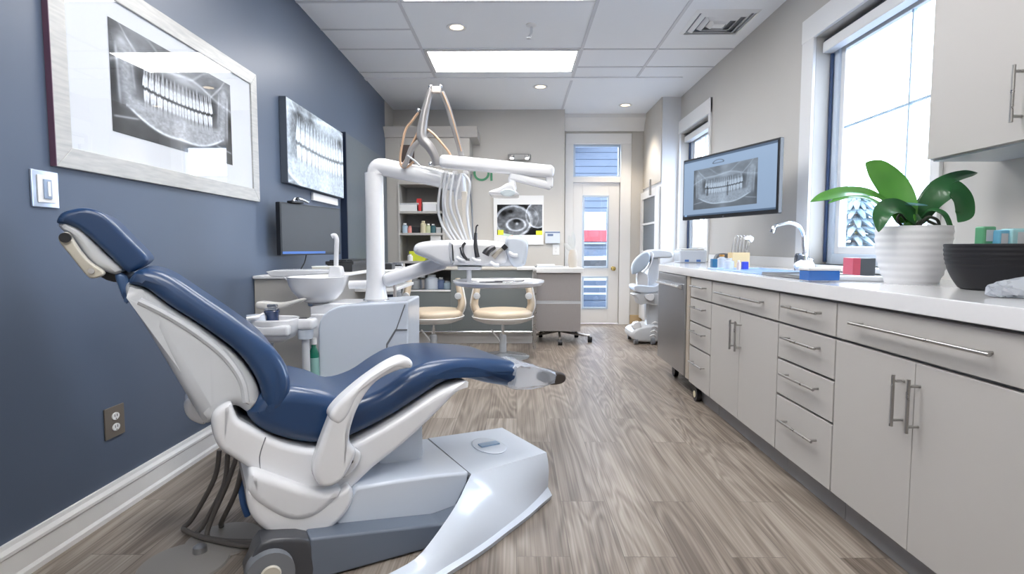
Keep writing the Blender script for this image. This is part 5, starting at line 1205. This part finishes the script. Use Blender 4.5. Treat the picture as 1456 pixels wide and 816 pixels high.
def leaf(path, wid, mm, up, fold=.25, taper=1.0):
    P = cr2([Vector(p) for p in path], 8); n = len(P); m = MB(); rows = []
    upv = Vector(up).normalized()
    for i, c_ in enumerate(P):
        u = i/(n-1); t_ = (P[min(i+1,n-1)]-P[max(i-1,0)]).normalized(); side = t_.cross(upv).normalized(); nn = side.cross(t_)
        w_ = wid*(.16+.84*min(1,math.sin(math.pi*min(1,(u*.86+.10)))**.75)) if u < .985 else wid*.12
        if u > .8: w_ *= max(.06, 1-((u-.8)/.2)**1.8*taper)
        row = []
        for j in range(-4, 5):
            a = j/4; off = side*(w_*a)+nn*(abs(a)**1.3*w_*fold)
            row.append(c_+off)
        rows.append((row, nn))
    T = [[m.bm.verts.new(q+nn*.0012) for q in row] for row, nn in rows]; B = [[m.bm.verts.new(q-nn*.0012) for q in row] for row, nn in rows]
    for X, rev in ((T,0),(B,1)):
        for i in range(n-1):
            for j in range(8):
                f = [X[i][j],X[i][j+1],X[i+1][j+1],X[i+1][j]]; m.bm.faces.new(f[::-1] if rev else f)
    ring = lambda X: [X[0][j] for j in range(9)]+[X[i][8] for i in range(1,n)]+[X[n-1][j] for j in range(7,-1,-1)]+[X[i][0] for i in range(n-2,0,-1)]
    a, b_ = ring(T), ring(B)
    for i in range(len(a)): m.bm.faces.new((a[i], a[(i+1)%len(a)], b_[(i+1)%len(a)], b_[i]))
    bmesh.ops.recalc_face_normals(m.bm, faces=m.bm.faces[:])
    return m.build('leaf', mm, orc, sharp=60)
c0_ = G(1288,316)
leaf([c0_+Vector((0,.0,.0)), G(1283,295,.0), G(1270,268,.02), G(1250,245,.03), G(1231,231,.035)], .060, leafm, (-.25,-1,.2), .16, .8)
leaf([c0_, G(1268,295,-.02), G(1240,277,-.05), G(1205,274,-.08), G(1175,280,-.11), G(1152,287,-.13)], .034, leafm, (.1,-.75,1), .22, 1)
leaf([c0_, G(1262,300,.04), G(1235,284,.07), G(1205,280,.09), G(1177,289,.10)], .024, leafm, (.1,-.5,1), .22, 1)
leaf([c0_, G(1300,312,-.02), G(1275,296,-.09), G(1256,302,-.14), G(1249,330,-.15)], .042, leafd, (-.5,-1,.5), .2, .9)
leaf([G(1303,316), G(1312,292,.0), G(1330,268,-.01), G(1352,255,-.02), G(1375,248,-.02), G(1390,246,-.02)], .030, leafd, (-.3,-.7,.8), .25, 1)
leaf([G(1306,314), G(1325,285,-.03), G(1348,268,-.05), G(1366,280,-.06), G(1371,302,-.06), G(1362,316,-.06)], .047, leafd, (-.1,-1,.6), .12, .9)
leaf([G(1304,316), G(1322,300,-.04), G(1340,304,-.07), G(1349,320,-.08), G(1350,335,-.08)], .018, leafd, (0,-.6,1), .25, 1)
leaf([c0_+Vector((0,0,.005)), G(1275,290,-.03), G(1295,291,-.04), G(1319,292,-.05)], .018, mat('blue_sheen_leaf',(.10,.26,.30),.25,coat=.6), (0,-.4,1), .15, 1)
MB().tube([(c0_.x+.01,0,hp-.03),(c0_.x+.01,-.01,hp+.01),(c0_.x+.012,-.01,c0_.z+.03)], .024, 12, 4, rf=lambda u: 1.1-.4*u).build('stem', leafm, orc)
for pts in ([G(1283,322,-.05),G(1276,312,-.06),G(1281,305,-.06),G(1288,312,-.05)], [G(1308,321,-.05),G(1318,309,-.07),G(1332,312,-.07),G(1336,322,-.06)], [G(1300,322,-.03),G(1312,313,-.05),G(1328,318,-.06),G(1340,326,-.06)]):
    MB().tube(pts, .0055, 8, 6).build('aerial_root', mat('dark_root', (.03,.035,.025), .6), orc)
# pale blue tub between pot and bowl
q = box_at(1330,374,1362,404,.08,mat('aqua_plastic',(.50,.68,.74),.2,coat=.4),'pale aqua tub between the orchid pot and the black bowl', 'plastic_tub', 'tub', True)
q.location.y += .16; q.location.x += .05
# black bowl with packets
p = onC(1415,416); bw_ = Vector((0, p.y+.12, ZT)); bw_.x = atY(1424,380,bw_.y).x; rb_ = .92*(bw_.x-atY(1352,352,bw_.y).x); hb2 = atY(1424,347,bw_.y).z-ZT
bl_ = thing('black_bowl', 'matt black ribbed bowl holding packets at the right end of the counter', 'bowl', tuple(bw_))
pr = [(.0,0),(rb_*.66,0),(rb_*.72,.006)]+[(rb_*(.72+.28*(1-(1-u)**2.3))+(.0012*math.sin(u*60) if u > .45 else 0), .006+(hb2-.006)*u) for u in [i/40 for i in range(1,41)]]
pr += [(rb_*.975,hb2+.001),(rb_*.95,hb2-.01),(rb_*.80,hb2*.3),(.0,.012)]
MB().lathe(pr, 64).build('bowl', mat('matt_black_ceramic', (.011,.011,.014), .5, spec=.3), bl_, sharp=50)
def packet(px0,py0,px1,py1,dy,dep,mm,lab,rx=0,rz=0):
    Yp = bw_.y+dy; a, b_ = atY(px0,py1,Yp), atY(px1,py0,Yp)
    q = thing('packet', lab, 'packet', ((a.x+b_.x)/2, Yp, a.z-.10), rz); hgt = b_.z-a.z+.10; w2 = (b_.x-a.x)/2
    MB().box(-w2, w2, -dep/2, dep/2, 0, hgt, .006, 3).build('pouch', mm, q); MB().box(-w2*.6, w2*.6, -dep/2-.0015, -dep/2, hgt-.05, hgt-.012, .0).build('label', M_shell, q); return q
packet(1391,322,1411,346,.0,.04,mat('green_packet',(.10,.34,.18),.3,coat=.5),'green packet standing in the black bowl')
packet(1411,327,1428,346,-.02,.05,mat('sky_blue_packet',(.14,.42,.60),.3,coat=.5),'sky blue packet standing in the black bowl')
packet(1429,325,1470,346,-.03,.05,mat('teal_packet',(.35,.62,.66),.25,coat=.5),'pale teal wrapped packet at the right of the black bowl')
# crinkled clear bag in front
p = onC(1442,424); q = thing('clear_bag', 'crinkled clear plastic bag on the counter in front of the black bowl', 'bag', (p.x+.02, p.y, ZT))
m = MB()
for k in range(3):
    m2 = (Vector((.0,.0,.014)), Vector((-.035,.02,.022)), Vector((.04,.03,.03)))[k]
    m.ball(m2, .035, (1.3,.7,.5+.2*k), n=12)
bmesh.ops.convex_hull(m.bm, input=m.bm.verts[:])
for v_ in m.bm.verts: v_.co += Vector((random.uniform(-1,1),random.uniform(-1,1),random.uniform(-1,1)))*.007; v_.co.z = max(.001, v_.co.z)
m.build('film', mat('crinkled_bag_film', (.62,.66,.72), .1, alpha=.6, coat=.6), q, sharp=10)
MB().prism([(-.085,.0,.03),(-.05,.005,.035),(-.045,.01,.015)], (.0,.012,0)).build('twisted_end', MATS['crinkled_bag_film'], q)
# ------------------------------------------------------------------ equipment cart beyond the counter
KY = 6.15
def K(px, py, Y=KY): return atY(px, py, Y)
def kp(name, pts, dy, dep, mm, par, r=.02, sm_=3): return MB().puff([(p.x,p.z) for p in [K(x,y,KY+dy) for x,y in pts]], KY+dy, KY+dy+dep, r, 4, sm_).build(name, mm, par, sharp=55)
t = thing('equipment_cart', 'white wheeled dental imaging cart with tilted oval head beyond the counter end', 'medical cart', (0,0,0))
kp('base', [(898,478),(903,469),(925,463),(945,467),(950,478),(945,486),(925,487),(905,485)], 0, .42, M_shell, t, .03)
kp('motor_cover', [(900,466),(903,459),(910,458),(912,465),(908,470)], .02, .10, M_white, t, .01)
kp('column', [(921,468),(919,430),(920,395),(926,372),(934,366),(938,372),(936,400),(937,468)], .12, .12, M_shell, t, .02, 2)
kp('head', [(899,388),(900,375),(908,364),(918,358),(924,360),(925,368),(920,379),(910,387),(902,390)], -.05, .07, mat('blue_grey_head', (.42,.50,.60), .3, coat=.3), t, .02)
kp('head_rim', [(920,360),(926,357),(930,363),(926,377),(918,386),(914,387),(922,377),(925,366)], -.03, .09, M_white, t, .01)
kp('top_boom', [(918,360),(925,355),(945,355),(956,358),(956,366),(940,367),(922,366)], .08, .16, M_shell, t, .02)
kp('neck', [(907,388),(913,386),(922,392),(921,412),(908,412)], .0, .10, M_white, t, .015)
kp('middle_shelf', [(902,410),(906,405),(930,407),(937,403),(939,412),(930,416),(908,416)], -.02, .30, M_bluew, t, .015)
kp('lower_bracket', [(901,419),(907,417),(920,414),(937,418),(937,434),(920,432),(910,433),(907,425)], .0, .22, M_shell, t, .015)
kp('shelf_cup', [(918,424),(919,419),(929,418),(930,425),(925,428)], -.05, .05, M_white, t, .006)
for k in range(4):
    pp = K(931-1*k,460+6*k,KY-.02); MB().tube([pp+Vector((-.03,-.01,0)),pp+Vector((0,-.03,.02)),pp+Vector((.03,-.01,0))], .010, 8, 4).build('cable_loop', M_white, t)
for x, y in ((K(905,480).x, KY+.03), (K(928,480).x, KY-.01), (K(942,480).x, KY+.05), (K(905,480).x, KY+.38), (K(942,480).x, KY+.38)):
    MB().cyl((x-.02,y,.035),(x+.02,y,.035), .035, n=20).build('castor', M_grey, t)
